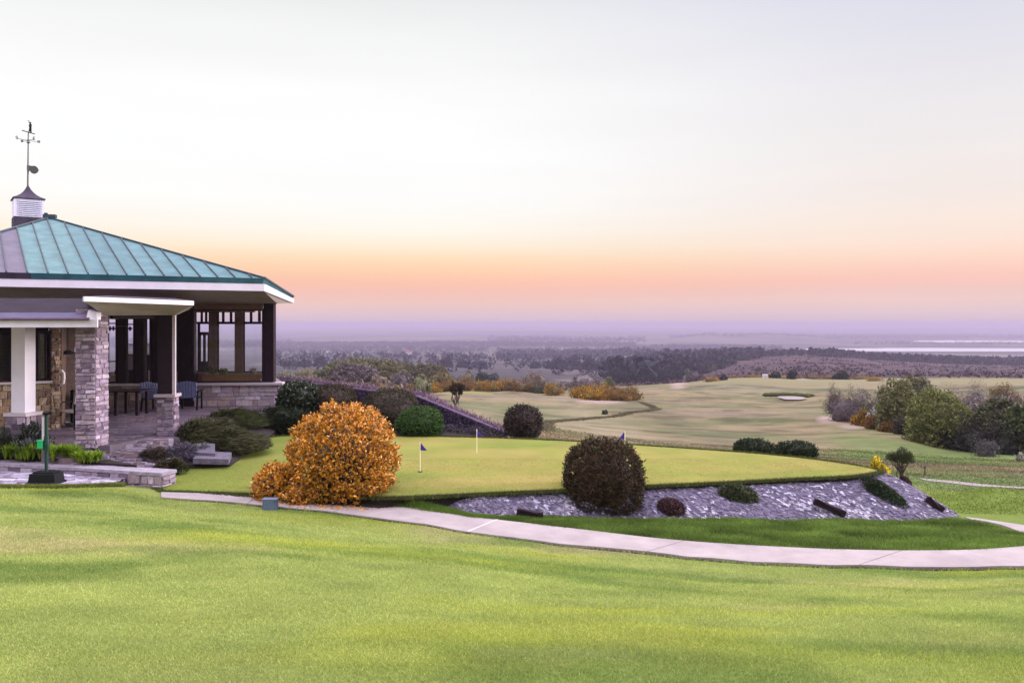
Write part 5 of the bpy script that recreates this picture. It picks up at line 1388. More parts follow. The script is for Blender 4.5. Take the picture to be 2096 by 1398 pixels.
tree('small_tree', 'small dark twisted tree rising behind the sloping heather wall', 934, 32.5, 36, 772, [cc(.045, .028, .022), cc(.035, .03, .018), cc(.06, .035, .025)], 93, 1300, .3, leaf=(.10, .04), trunk=.04, nst=4, clumps=14, spread=.34, pfoot=850)

# ------------------------------------------------------------------ gorse and scrub across the course
GR = 'gorse bushes across the fairway'
def gorse(px, d, wpx, ptop, lab, seed, pal=GORSE, n=2400, leaf=(.22, .09), cat='gorse bush', group=GR, **k):
    return shrub('gorse_bush', lab, px, d, wpx, ptop, None, pal, seed, n, cat, group, style='open', leaf=leaf, clumps=k.pop('clumps', 30), spread=k.pop('spread', .34), **k)
def gorse_row(spots, word, seed):
    for i, (px, d, w, top, pal, lab) in enumerate(spots): gorse(px, d, w * (1.55 if 140 <= d <= 148 else 1.35), top - 2, lab, seed + i, pal, 2600)
gorse(802, 42, 64, 781, 'yellow orange gorse just above the olive clipped hedge', 100, [cc(.34, .19, .015), cc(.26, .14, .016), cc(.40, .25, .02), cc(.12, .085, .02)], 2200, (.12, .05))
gorse(840, 46, 24, 782, 'dark orange gorse at the right of the yellow one above the clipped hedge', 101, GORSEB, 1100, (.12, .05))
gorse(672, 60, 36, 776, 'small orange gorse above the left part of the heather wall', 102, GORSE, 900, (.14, .06))
gorse_row([(885, 142, 30, 783, GORSE, 'leftmost orange gorse of the row behind the tee'), (912, 146, 36, 775, GORSEB, 'dark brown gorse second from the left behind the tee'), (945, 148, 44, 770, GORSEB, 'dark gorse behind the small twisted tree'),
           (985, 146, 40, 776, GORSE, 'orange gorse right of the twisted tree behind the tee'), (1012, 145, 36, 777, GORSE, 'bright orange gorse in the middle of the row behind the tee'), (1040, 147, 44, 770, GORSEB, 'brown gorse at the highest part of the row behind the tee'),
           (1072, 146, 44, 775, GORSEB, 'brown gorse just beyond the middle of the row behind the tee'), (1103, 144, 40, 780, [cc(.05, .05, .03), cc(.08, .06, .03), cc(.04, .045, .025)], 'dark greenish gorse near the right end of the row'), (1132, 140, 32, 781, GORSE, 'orange gorse at the right end of the row behind the tee')], '', 110)
gorse_row([(1190, 108, 50, 783, GORSE, 'orange gorse at the left end of the large cluster by the sandy patch'), (1222, 112, 60, 778, GORSE, 'tall bright orange gorse on the left of the large cluster'), (1255, 111, 60, 782, GORSEB, 'brownish orange gorse in the middle of the large cluster'),
           (1288, 108, 50, 790, GORSEB, 'brown gorse on the right of the large cluster'), (1215, 103, 50, 797, GORSE, 'low orange gorse at the front of the large cluster'), (1266, 103, 46, 801, GORSEB, 'low brown gorse at the front right of the large cluster')], '', 130)
gorse_row([(1770, 67, 40, 838, GORSE, 'orange gorse at the foot of the purple thicket on the right'), (1798, 64, 42, 846, [cc(.19, .09, .02), cc(.14, .07, .025), cc(.10, .06, .03)], 'rust brown gorse at the foot of the thicket'), (1815, 61, 30, 862, GORSEB, 'dark rust gorse nearest the olive tree on the right')], '', 140)
gorse_row([(1455, 268, 34, 768, GORSE, 'low gorse on the crest left of the dark round tree'), (1505, 300, 34, 768, GORSEB, 'small gorse on the crest right of the dark round tree'), (1546, 300, 36, 765, GORSE, 'gorse on the crest left of the white tee board'), (1600, 296, 60, 764, GORSE, 'wide gorse on the crest right of the white tee board'),
           (1660, 310, 44, 767, GORSEB, 'flat gorse on the crest beyond the pale strip'), (1700, 310, 40, 765, GORSEB, 'brown gorse on the crest left of the dark bush pair'), (1765, 300, 44, 766, GORSEB, 'brown gorse on the crest right of the dark bush pair'), (1790, 270, 36, 769, GORSE, 'yellowish gorse at the right end of the crest'), (2052, 110, 56, 781, [cc(.16, .115, .045), cc(.13, .095, .05), cc(.20, .13, .03), cc(.10, .08, .05)], 'ochre gorse above the bare trees on the right')], '', 150)
g2 = [('dark round tree standing on the fairway crest', 1480, 275, 22, 766), ('left dark bush behind the white tee board', 1585, 286, 30, 755), ('right taller dark bush behind the white tee board', 1620, 286, 26, 749), ('left dark bush of the pair on the right crest', 1712, 300, 20, 759), ('right dark bush of the pair on the right crest', 1728, 300, 28, 757)]
for i, (lab, px, d, w, top) in enumerate(g2): tree('crest_tree', lab, px, d, w, top, PINE[2:], 160 + i, 1400, .1, group='dark trees on the fairway crest', leaf=(.5, .25), trunk=.15, clumps=16, nst=2)
shrub('small_bush', 'tiny dark bush on the bare sandy patch of the fairway', 1238, ray_ground(1238, 848, 40, 200), 14, 834, None, PINE, 170, 500, 'bush', style='open', leaf=(.14, .07), clumps=8)

THK = 'scrub trees in the thicket on the right'
thicket = [  # px, d, width, top, palette, label, crown_from, leaf, n
    (1708, 80, 50, 779, [cc(.10, .085, .05), cc(.12, .09, .06), cc(.075, .07, .04)], 'thin olive brown scrub tree at the left end of the thicket', .1, (.30, .03), 1800),
    (1738, 76, 44, 783, [cc(.10, .09, .05), cc(.08, .07, .045)], 'second thin olive scrub tree behind the purple grey shrubs', .1, (.30, .03), 1600),
    (1722, 71, 76, 796, PURPT, 'purple grey bare shrub leftmost in the thicket above the sand', .02, (.30, .03), 3600),
    (1766, 69, 84, 792, PURPT, 'purple grey bare shrub second from the left in the thicket', .02, (.30, .03), 3800),
    (1806, 67, 70, 798, [cc(.10, .11, .06), cc(.08, .085, .05), cc(.12, .12, .08)], 'grey green bare shrub between the purple shrubs and olive trees', .04, (.30, .03), 3000),
    (1793, 66, 42, 822, WHITEB, 'small white blossoming shrub in the thicket', .1, (.12, .08), 1300),
    (1768, 67, 30, 820, PALEG, 'pale green small shrub left of the white blossom', .1, (.16, .05), 900),
    (1842, 62, 84, 783, [cc(.13, .135, .05), cc(.165, .16, .07), cc(.10, .10, .042)], 'light olive scrub tree left of the big round olive tree', .08, (.2, .10), 5000),
    (1880, 70, 90, 776, [cc(.12, .12, .06), cc(.14, .125, .075), cc(.095, .095, .05)], 'tall brownish olive tree behind the big round olive tree', .06, (.25, .09), 4600),
    (1924, 54, 124, 806, OLIVE, 'big round olive green tree standing out of the thicket', .11, (.15, .09), 9000),
    (1975, 66, 100, 786, PINKT, 'pinkish bare tree above the big round olive tree', .06, (.26, .07), 5600),
    (1990, 54, 84, 812, PURPT, 'purple grey bare tree to the right of the round olive tree', .06, (.24, .07), 5400),
    (2028, 60, 96, 796, PINKT, 'pinkish purple bare tree second from the right edge', .06, (.26, .07), 5600),
    (2052, 52, 96, 822, [cc(.06, .07, .03), cc(.08, .085, .04), cc(.09, .08, .06)], 'dark olive tree with deep shade near the right edge', .06, (.19, .10), 5600),
    (2100, 50, 80, 838, [cc(.065, .09, .03), cc(.085, .105, .04), cc(.045, .06, .025)], 'dark green tree cut by the right edge of view', .06, (.18, .10), 5600),
    (2090, 66, 90, 778, [cc(.10, .065, .06), cc(.12, .08, .075), cc(.08, .055, .05)], 'reddish purple bare tree at the upper right edge', .06, (.26, .07), 5000),
    (2018, 47.6, 74, 886, [cc(.06, .06, .055), cc(.045, .045, .04), cc(.08, .075, .07)], 'low grey bush in front of the dark trees by the grass', .02, (.12, .03), 3000),
    (1862, 59, 70, 846, [cc(.035, .03, .024), cc(.05, .042, .034), cc(.028, .024, .018)], 'dark brown undergrowth shrub below the light olive tree', .02, (.26, .045), 2800),
    (1900, 55, 96, 858, [cc(.028, .028, .017), cc(.042, .038, .026), cc(.022, .021, .015)], 'dark undergrowth shrub below the big round olive tree', .02, (.26, .045), 3400),
    (1948, 53, 110, 852, [cc(.026, .026, .017), cc(.04, .036, .026), cc(.02, .019, .015)], 'dark undergrowth shrub right of the round olive tree foot', .02, (.26, .045), 3600),
    (2000, 51, 110, 850, [cc(.024, .024, .018), cc(.038, .034, .028), cc(.02, .018, .015)], 'dark undergrowth shrub behind the low grey bush on the right', .02, (.26, .045), 3600),
    (2066, 50, 120, 856, [cc(.022, .025, .017), cc(.036, .036, .026), cc(.018, .02, .015)], 'darkest undergrowth shrub at the lower right of the thicket', .02, (.26, .045), 3600),
    (1850, 92, 70, 772, [cc(.12, .10, .08), cc(.10, .09, .06)], 'distant brown scrub tree behind the light olive tree', .1, (.32, .035), 2000),
    (1935, 90, 90, 770, PINKT, 'distant pinkish bare tree at the back of the thicket', .1, (.34, .03), 2400),
    (2000, 92, 90, 771, [cc(.13, .10, .09), cc(.10, .085, .07)], 'distant brown bare tree at the back, right of centre', .1, (.34, .03), 2400),
    (1815, 96, 50, 775, [cc(.09, .075, .06), cc(.11, .09, .07), cc(.075, .05, .055)], 'distant dark brown shrub below the yellowish crest gorse', .05, (.3, .04), 1600)]
for i, (px, d, w, top, pal, lab, cf, lf, n) in enumerate(thicket):
    tree('scrub_tree', lab, px, d, w, top, pal, 200 + i, n, cf, group=THK, dome=.22 if px in (1924, 1842, 2100, 2052, 1880) else 0, leaf=lf, trunk=.06, nst=7, clumps=34, spread=.36, radial=.4, up=.2, kcore=.5)
shrub('blossom_shrub', 'small pale flowering twigs low at the right edge on the grass', 2088, 44, 30, 918, None, WHITEB, 240, 260, 'shrub', style='open', leaf=(.10, .03), clumps=9)

LG = 'trees in the hollow beyond the wall'
left = [(700, 205, 64, 742, [cc(0.119, 0.115, 0.052), cc(0.140, 0.135, 0.063), cc(0.091, 0.088, 0.040)], 'olive dome shaped tree left in the group beyond the wall'), (735, 215, 70, 736, [cc(0.112, 0.108, 0.048), cc(0.133, 0.128, 0.057)], 'tallest olive tree in the group beyond the wall'),
        (716, 170, 60, 752, PURPT, 'purple grey rounded tree in front of the olive group'), (745, 172, 50, 756, PURPT, 'second purple grey tree in front of the olive group'), (772, 210, 60, 741, [cc(0.098, 0.095, 0.046), cc(0.119, 0.115, 0.057)], 'dark olive tree at the right of the dome group'),
        (800, 205, 50, 743, [cc(0.126, 0.119, 0.052), cc(0.154, 0.135, 0.063)], 'olive brown tree sloping down to the dark hedge'), (835, 235, 60, 748, [cc(0.084, 0.078, 0.040), cc(0.098, 0.095, 0.046)], 'flat topped olive tree row left part'), (870, 235, 60, 749, [cc(0.084, 0.078, 0.040), cc(0.105, 0.095, 0.046)], 'flat topped olive tree row middle part'), (893, 235, 40, 752, [cc(0.091, 0.081, 0.040), cc(0.105, 0.095, 0.046)], 'flat topped olive tree row right end'),
        (590, 190, 50, 758, PALEG, 'pale green tree immediately right of the pavilion corner'), (625, 200, 60, 757, [cc(0.154, 0.135, 0.063), cc(0.182, 0.155, 0.081)], 'yellowish brown tree left of the olive dome group'), (655, 205, 50, 752, PALEG, 'pale yellow green tree beside the olive dome group'),
        (778, 120, 34, 770, [cc(0.238, 0.182, 0.144), cc(0.196, 0.149, 0.115)], 'small pinkish white tree above the yellow gorse'), (822, 150, 44, 762, PURPT, 'purple grey tree behind the yellow gorse'), (862, 130, 34, 764, [cc(0.140, 0.149, 0.069), cc(0.182, 0.189, 0.098)], 'pale grey green tree at the left end of the tee'),
        (905, 170, 40, 772, [cc(0.168, 0.135, 0.063), cc(0.140, 0.115, 0.052)], 'low brown shrub behind the left end of the gorse row'), (955, 260, 40, 761, [cc(0.112, 0.095, 0.057), cc(0.098, 0.088, 0.057)], 'brown rounded tree behind the gorse row'), (985, 290, 34, 762, PINE, 'dark bush behind the gorse row right of the twisted tree'), (1010, 330, 24, 764, PINE, 'small dark bush beyond the gorse row'),
        (1095, 260, 56, 763, [cc(0.140, 0.101, 0.069), cc(0.119, 0.088, 0.057)], 'brown purple tree behind the middle of the gorse row'), (1195, 210, 54, 765, PURPT, 'purple brown tree behind the large gorse cluster'), (1245, 200, 30, 772, PALEG, 'pale bare tree at the right of the large gorse cluster')]
for i, (px, d, w, top, pal, lab) in enumerate(left):
    dm = d > 160 and 660 < px < 910
    tree('hollow_tree', lab, px, d, w * (1.25 if dm else 1.15), top - (1 if dm else 3), pal, 300 + i, 2600, .08, group=LG, dome=.5 if dm else 0, leaf=(.55, .34) if dm else (.48, .30), trunk=.12, nst=4, clumps=30, spread=.36, radial=.25, up=.1, kcore=.78)

# dark wood below the heath and its lighter trees: individuals nearest, the rest one mass
WD = 'dark trees of the wood below the heath'
wood = [(1262, 470, 46, 752), (1290, 480, 50, 744), (1318, 490, 44, 746), (1340, 510, 44, 745), (1372, 545, 46, 740), (1398, 575, 44, 736), (1430, 630, 46, 731), (1462, 690, 42, 730), (1492, 750, 40, 729), (1520, 820, 36, 729), (1276, 440, 34, 764), (1304, 445, 34, 764), (1330, 450, 30, 766), (1356, 455, 28, 768), (1384, 490, 30, 761), (1440, 570, 28, 753), (1472, 640, 28, 747)]
nth = ['leftmost', 'second', 'third', 'fourth', 'fifth', 'sixth', 'seventh', 'eighth', 'ninth', 'last']
for i, (px, d, w, top) in enumerate(wood):
    lab = ('%s large dark tree from the left along the wood below the heath' % nth[i]) if i < 10 else ('%s low dark tree from the left at the near foot of the wood' % nth[i - 10])
    tree('wood_tree', lab, px, d, w, top, [cc(.013, .018, .018), cc(.019, .024, .023), cc(.010, .014, .015)], 340 + i, 1500, .05, group=WD, leaf=(1.5, .7), trunk=.25, nst=2, clumps=20, spread=.36, mat='farleaf')
for px, d, w, top, lab in ((1408, 500, 18, 745, 'pale green pointed tree against the dark wood, left one'), (1462, 600, 16, 740, 'pale green pointed tree against the dark wood, right one')):
    tree('birch_tree', lab, px, d, w, top, [cc(.07, .085, .05), cc(.09, .10, .06)], int(px), 700, .05, leaf=(.9, .4), trunk=.15, nst=2, clumps=14, mat='farleaf', group='pale trees before the wood')
tree('wood_tree', 'red brown shrub in front of the dark wood near the fairway', 1432, 400, 34, 765, [cc(.09, .05, .05), cc(.07, .045, .045)], 360, 1000, .02, group=WD, leaf=(.8, .3), trunk=.15, nst=2, mat='farleaf')


def woodland(name, belts, seed, pal, conifer=.4, lab=None):
    """far-off woods: thousands of small crowns as one mass"""
    rs = np.random.default_rng(seed); QQ = []; CCo = []
    for px0, px1, d0, d1, n, h0, h1, wr in belts:
        px = rs.uniform(px0, px1, n); d = np.exp(rs.uniform(math.log(d0), math.log(d1), n)); x = (px - CX) / F * d; z = ground(x, d)
        h = rs.uniform(h0, h1, n); con = rs.random(n) < conifer
        k = 16
        a = unit(n * k, rs).reshape(n, k, 3); rad = np.where(con, .20, wr)[:, None] * h[:, None]
        t = rs.random((n, k)); rr = np.where(con[:, None], rad * (1.05 - t), rad * np.sqrt(np.clip(1 - (2 * t - 1) ** 2, 0, 1)) * 1.0)
        ang = rs.uniform(0, 2 * np.pi, (n, k))
        p = np.stack([x[:, None] + np.cos(ang) * rr, d[:, None] + np.sin(ang) * rr, z[:, None] + h[:, None] * (.08 + .88 * t)], -1).reshape(-1, 3)
        s = np.repeat(h, k) * np.where(np.repeat(con, k), .22, .42)
        nn = len(p); ax = unit(nn, rs) + np.array([0, 0, .5])
        QQ.append(cards(p, ax, s * rs.uniform(.7, 1.4, nn), s * .8 * rs.uniform(.7, 1.3, nn), rs)); CCo.append(np.repeat(pick(pal, n, rs, .3), k, 0) * rs.uniform(.85, 1.15, (nn, 1)))
    o = card_mesh(name, np.concatenate(QQ), np.concatenate(CCo), M['farleaf']); tag(o, kind='stuff')
    if lab: tag(o, lab, 'woodland')
    return o


WP = [cc(.008, .014, .023), cc(.012, .018, .027), cc(.017, .022, .029), cc(.007, .011, .020)]  # distance haze is painted into these leaves as extra blue
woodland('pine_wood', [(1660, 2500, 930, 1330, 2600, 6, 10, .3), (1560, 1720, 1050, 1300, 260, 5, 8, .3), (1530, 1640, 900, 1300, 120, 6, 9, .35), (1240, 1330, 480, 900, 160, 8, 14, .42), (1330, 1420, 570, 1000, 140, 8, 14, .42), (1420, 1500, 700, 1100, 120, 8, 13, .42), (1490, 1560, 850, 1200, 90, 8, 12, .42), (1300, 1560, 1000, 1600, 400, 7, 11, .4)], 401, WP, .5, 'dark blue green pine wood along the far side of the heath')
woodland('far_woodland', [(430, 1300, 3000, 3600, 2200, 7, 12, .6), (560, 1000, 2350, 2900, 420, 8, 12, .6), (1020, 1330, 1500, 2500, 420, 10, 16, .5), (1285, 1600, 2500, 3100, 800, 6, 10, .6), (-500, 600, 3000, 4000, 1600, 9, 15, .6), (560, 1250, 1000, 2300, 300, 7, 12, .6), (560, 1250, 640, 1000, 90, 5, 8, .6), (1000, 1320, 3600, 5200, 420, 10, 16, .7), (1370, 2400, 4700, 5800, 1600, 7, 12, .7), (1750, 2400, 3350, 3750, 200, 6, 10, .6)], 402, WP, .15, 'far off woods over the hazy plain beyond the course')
CL = 'tree clumps in the hazy valley'
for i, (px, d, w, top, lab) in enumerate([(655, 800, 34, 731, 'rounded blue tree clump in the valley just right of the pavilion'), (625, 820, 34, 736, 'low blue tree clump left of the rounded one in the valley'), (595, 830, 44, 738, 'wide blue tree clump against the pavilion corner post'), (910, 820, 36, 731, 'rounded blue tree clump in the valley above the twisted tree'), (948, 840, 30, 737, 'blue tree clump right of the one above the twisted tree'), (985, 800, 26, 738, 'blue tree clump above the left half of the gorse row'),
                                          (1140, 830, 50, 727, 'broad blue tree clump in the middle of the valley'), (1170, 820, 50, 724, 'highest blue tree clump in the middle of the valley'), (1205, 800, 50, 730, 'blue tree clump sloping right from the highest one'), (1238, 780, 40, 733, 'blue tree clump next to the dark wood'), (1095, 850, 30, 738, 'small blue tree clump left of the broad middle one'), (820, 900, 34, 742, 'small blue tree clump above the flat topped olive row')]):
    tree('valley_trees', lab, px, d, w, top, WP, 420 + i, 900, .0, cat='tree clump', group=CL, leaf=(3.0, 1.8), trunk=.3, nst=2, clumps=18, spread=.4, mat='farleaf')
# heather hummocks on the heath
rs = np.random.default_rng(405); n = 1300
px = rs.uniform(1180, 2350, n); d = np.exp(rs.uniform(math.log(300), math.log(1100), n)); x = (px - CX) / F * d; z = ground(x, d)
k = 7; s = rs.uniform(.5, 1.6, n) * (1 + d / 900)
p = np.stack([np.repeat(x, k) + rs.normal(0, 1, n * k) * np.repeat(s, k), np.repeat(d, k) + rs.normal(0, 1, n * k) * np.repeat(s, k), np.repeat(z, k) + np.abs(rs.normal(.25, .3, n * k)) * np.repeat(s, k) * .7], 1)
hum = card_mesh('heath_scrub', cards(p, unit(n * k, rs) + np.array([0, 0, .4]), np.repeat(s, k) * .9, np.repeat(s, k) * .6, rs), np.repeat(pick([cc(.038, .021, .027), cc(.028, .018, .023), cc(.05, .031, .03), cc(.036, .026, .022), cc(.06, .038, .035)], n, rs, .3), k, 0), M['farleaf'])
tag(hum, 'low heather and bracken scrub covering the purple heath', 'heath', kind='stuff')
rs = np.random.default_rng(406); n = 900
px = rs.uniform(540, 1260, n); d = np.exp(rs.uniform(math.log(60), math.log(420), n)); d = np.where((px > 850) & (d < 150), rs.uniform(150, 420, n), d); x = (px - CX) / F * d; z = ground(x, d)
s = rs.uniform(.4, 1.1, n) * (1 + d / 500); k = 9
p = np.stack([np.repeat(x, k) + rs.normal(0, .8, n * k) * np.repeat(s, k), np.repeat(d, k) + rs.normal(0, .8, n * k) * np.repeat(s, k), np.repeat(z, k) + np.abs(rs.normal(.3, .4, n * k)) * np.repeat(s, k) * .8], 1)
hum = card_mesh('valley_scrub', cards(p, unit(n * k, rs) + np.array([0, 0, .4]), np.repeat(s, k) * .8, np.repeat(s, k) * .4, rs), np.repeat(pick([cc(.08, .07, .04), cc(.10, .08, .05), cc(.06, .055, .035), cc(.11, .085, .075)], n, rs, .3), k, 0), M['farleaf'])
tag(hum, 'low brown green scrub filling the hollow beyond the heather wall', 'scrub', kind='stuff')

# ------------------------------------------------------------------ far houses, tee board, bunker, tees, posts
for i, (px, d, lab) in enumerate([(672, 2300, 'white far house left of the pair on the hazy ridge'), (696, 2300, 'white far house right of the pair on the hazy ridge'), (835, 2000, 'long pale far building in the middle of the hazy valley'), (1624, 1150, 'small white house at the top of the heath'), (1604, 1180, 'small white house left of the other on the heath top'), (1680, 1120, 'small white house among the pines at the heath edge')]):
    x, y = xy(px, d); z = gz(x, y); w = (16 if i == 2 else 9) * d / 2000 + 2; dp = w * .6; h = w * .35
    e = empty('far_house', (x, y, z), lab, 'house', 'white houses in the distance'); mb = MB(); mb.box((x, y, z + h / 2), (w, dp, h)); mb.build('wall', M['white'], e)
    mb = MB(); r_ = h * .7; a = [V3((x + sx * w * .54, y + sy * dp * .6, z + h)) for sx, sy in ((-1, -1), (1, -1), (1, 1), (-1, 1))]; t = [V3((x - w * .5, y, z + h + r_)), V3((x + w * .5, y, z + h + r_))]
    mb.poly([a[0], a[1], t[1], t[0]]); mb.poly([a[2], a[3], t[0], t[1]]); mb.poly([a[1], a[2], t[1]]); mb.poly([a[3], a[0], t[0]]); mb.poly(a[::-1]); mb.build('roof', M['redbrown'], e)
x, y = xy(1566, 268); z = gz(x, y)
e = empty('tee_board', (x, y, z), 'white board on two posts on the fairway crest in front of gorse', 'sign'); mb = MB(); mb.box((x, y, z + 1.0), (1.7, .08, 1.0)); mb.build('board', M['white'], e, bevel=.02)
for s in (-.6, .6): mb = MB(); mb.box((x + s, y + .08, z + .6), (.1, .08, 1.7)); mb.build('post', M['white'], e)
mb = MB(); mb.box((x, y - .05, z + 1.05), (1.4, .03, .10)); mb.box((x, y - .05, z + .8), (1.4, .03, .07)); mb.build('trim_strip', M['metal'], e)


def mound(name, px, d, wpx, wd, h, col, mat=None, topcol=None):
    x, y = xy(px, d); w = wpx / F * d / 2; z = float(np.mean(ground(x + np.array([-w, 0, w]) * .7, y + np.array([0, 0, 0])))); n = 30; mb = MB()
    ring = lambda k, zz_: [V3((x + math.cos(a) * w * k, y + math.sin(a) * wd * k, zz_)) for a in np.linspace(0, 2 * np.pi, n, endpoint=False)]
    r0, r1, r2 = ring(1.12, z - .8), ring(1.0, z + h * .9), ring(.93, z + h)
    for a, b in ((r0, r1), (r1, r2)):
        for i in range(n): j = (i + 1) % n; mb.poly([a[i], a[j], b[j], b[i]], col)
    mb.poly(r2, topcol if topcol is not None else col); return tag(mb.build(name, mat or M['ground']), kind='structure')
mound('tee', 945, 128, 148, 7, .38, (.06, .08, .022), topcol=(.15, .155, .05)); mound('tee', 1035, 122, 90, 5, .25, (.07, .085, .025), topcol=(.13, .145, .05))
x, y = xy(1632, 132); z = gz(x, y)
mb = MB(); n = 40
ang = np.linspace(0, 2 * np.pi, n, endpoint=False)
ring_ = np.stack([x - .9 + np.cos(ang) * 2.0 * (1 + .12 * np.sin(3 * ang + 1)), y + np.sin(ang) * 2.0 * (1 + .15 * np.cos(2 * ang)), 0 * ang], 1); ring_[:, 2] = np.array([float(q) for q in ground(ring_[:, 0], ring_[:, 1])]) * 0 + gz(x, y) + .22 + .075 * (ring_[:, 1] - y)
mb.poly([tuple(q) for q in ring_]); tag(mb.build('bunker', M['sand']), kind='structure')
mb = MB()
pts = [(x - 3.9 + 8.5 * t, y + 3.6 + .5 * math.sin(t * 6) + (2 if t > .8 else 0)) for t in np.linspace(-.05, 1.0, 20)]
mb.tube([(a, b, gz(x, y) + .40 - .3 * max(0, (a - x - 1) / 4)) for a, b in pts], [.15] + [.36, .3, .38, .34] * 4 + [.3, .25, .15], 8, (.07, .075, .03)); tag(mb.build('bunker_lip', M['ground'], smooth=True), kind='structure')
x, y = xy(1635, 290); mb = MB(); zz_ = gz(x, y); mb.prism([(x - 2.8, y - 3, zz_ + .35), (x + 2.8, y - 3, zz_ + .35), (x + 2.8, y + 3, zz_ + .35), (x - 2.8, y + 3, zz_ + .35)], .8); tag(mb.build('bunker', M['sand']), kind='structure')
x, y = xy(1893, 28.5); z = gz(x, y); e = empty('marker_post', (x, y, z), 'thin dark marker post beside the sandy track', 'post')
mb = MB(); mb.box((x, y, z + .13), (.035, .035, .3)); mb.build('shaft', M['bark'], e); mb = MB(); mb.box((x, y, z + .29), (.045, .045, .03)); mb.build('cap', M['black'], e)
# ------------------------------------------------------------------ grass
def blades(name, x, y, z, h, w, cols, seed, per=5, spread=.02, lean=.6, lab=None):
    rs = np.random.default_rng(seed); n = len(x); N_ = n * per
    b = np.stack([np.repeat(x, per) + rs.normal(0, 1, N_) * spread, np.repeat(y, per) + rs.normal(0, 1, N_) * spread, np.repeat(z, per) - .004], 1)
    hh = np.repeat(np.broadcast_to(h, n), per) * rs.uniform(.6, 1.3, N_); az = rs.uniform(0, 2 * np.pi, N_)
    s = np.stack([np.cos(az), np.sin(az), 0 * az], 1) * (np.repeat(np.broadcast_to(w, n), per) * .5)[:, None]
    tip = b + np.stack([rs.normal(0, lean, N_) * hh, rs.normal(0, lean, N_) * hh, hh], 1)
    C = np.repeat(cols, per, 0) * rs.uniform(.7, 1.3, (N_, 1)) * np.where(rs.random((N_, 1)) < .06, np.array([[1.5, 1.15, 1.6]]), 1)
    o = card_mesh(name, np.stack([b - s, b + s, tip], 1), C, M['grass']); return tag(o, lab, 'grass', kind='stuff')


rs = np.random.default_rng(500)
n = 165000
px = rs.uniform(-420, 2650, n); d = np.exp(rs.uniform(math.log(3.3), math.log(17.4), n)); x = (px - CX) / F * d
nearE = np.interp(px, [a for a, b in NEAR_E], [-pz(a) * F / (b - HY) for a, b in NEAR_E]); nearE = np.where(px < 330, np.interp(px, [-200, 0, 130, 205, 240, 242.1, 330], [17.1, 17.2, 17.35, 17.6, 17.9, 17.3, 17.05]), nearE)
ok = d < nearE - .03; x, d, px, nE = x[ok], d[ok], px[ok], nearE[ok]
edge = np.exp(-((nE - d) / .25) ** 2)
z = ground(x, d)
blades('lawn_grass', x, d, z, .011 + .0008 * d + .02 * edge, .0018 + .00056 * d, landcol(x, d) * 1.9, 501, 8, .05, lab='short mown lawn grass filling the foreground slope')
n = 30000; px = rs.uniform(795, 2140, n); lo = np.interp(px, [a for a, b in FAR_E], [-pz(a) * F / (b - HY) for a, b in FAR_E]); hi = np.interp(px, [a for a, b, c in TOE], [-c * F / (b - HY) for a, b, c in TOE])
hi = np.where(px > 1955, np.interp(px, [1955, 1990, 2100], [18.5, 18.0, 16.6]), hi); d = lo + (hi - lo + .05) * rs.random(n); ok = hi > lo + .05; px, d = px[ok], d[ok]; x = (px - CX) / F * d
blades('verge_grass', x, d, ground(x, d), .07, .016, np.broadcast_to(cc(.098, .160, .026), (len(x), 3)) * (1 + .7 * fbm(x / .8, d / .5, 71, 3)[:, None]), 502, 5, .04, lab='longer dark green verge grass between the path and the stone bank')
# fringe round the putting green and along walls and slabs
k = rs.integers(0, len(go), 9000); q = go[k] + (go[(k + 1) % len(go)] - go[k]) * rs.random((9000, 1)); out = (q - cen); out[:, 2] = 0; out /= np.linalg.norm(out, axis=1)[:, None]
q2 = q + out * rs.uniform(-.05, .14, (9000, 1)); zf_ = np.where(q2[:, 1] < 20.5, q[:, 2] - .05, q[:, 2] - .03)
blades('fringe_grass', q2[:, 0], q2[:, 1], zf_, .07, .016, np.broadcast_to(cc(.07, .085, .022), (9000, 3)) * rs.uniform(.6, 1.3, (9000, 1)), 503, 5, .03, lab='darker rough fringe of grass round the edge of the putting green')
n = 3000; t = rs.random(n); px = 240 + 95 * t; d = np.where(rs.random(n) < .5, 17.75 - .3 * rs.random(n), 17.3 + .5 * rs.random(n)); x = (px - CX) / F * d
px2 = rs.uniform(-40, 250, n); d2 = np.interp(px2, [-40, 30, 130, 205, 250], [17.22, 17.33, 17.42, 17.62, 18.0]) - rs.uniform(-.02, .16, n); x2 = (px2 - CX) / F * d2
blades('edge_grass', x2, d2, ground(x2, d2), .08, .016, np.broadcast_to(cc(.15, .18, .04), (n, 3)) * rs.uniform(.6, 1.3, (n, 1)), 504, 5, .03, lab='uncut grass along the front edge of the paved terrace')
n = 34000; px = rs.uniform(1100, 2600, n); d = np.exp(rs.uniform(math.log(19.8), math.log(46), n)); x = (px - CX) / F * d
inside = (px < 1830) & (d < 27)
x, d = x[~inside], d[~inside]
blades('rough_grass', x, d, ground(x, d), .035 + .0003 * d, .004 + .0014 * d, landcol(x, d) * 1.35, 505, 4, .15, lab='rough grass over the fairway slope beyond the green')
n = 26000; px = rs.uniform(330, 1790, n); d = np.exp(rs.uniform(math.log(17.2), math.log(21.5), n)); x = (px - CX) / F * d
from_c = np.arctan2(d - cen[1], x - cen[0]); oa = np.arctan2(go[:, 1] - cen[1], go[:, 0] - cen[0]); od = np.hypot(go[:, 0] - cen[0], go[:, 1] - cen[1]); o_s = np.argsort(oa)
lim = np.interp(from_c, oa[o_s], od[o_s], period=2 * np.pi); rr = np.hypot(x - cen[0], d - cen[1]) / lim; ok = rr < .985; x, d, rr, fc_ = x[ok], d[ok], rr[ok], from_c[ok]
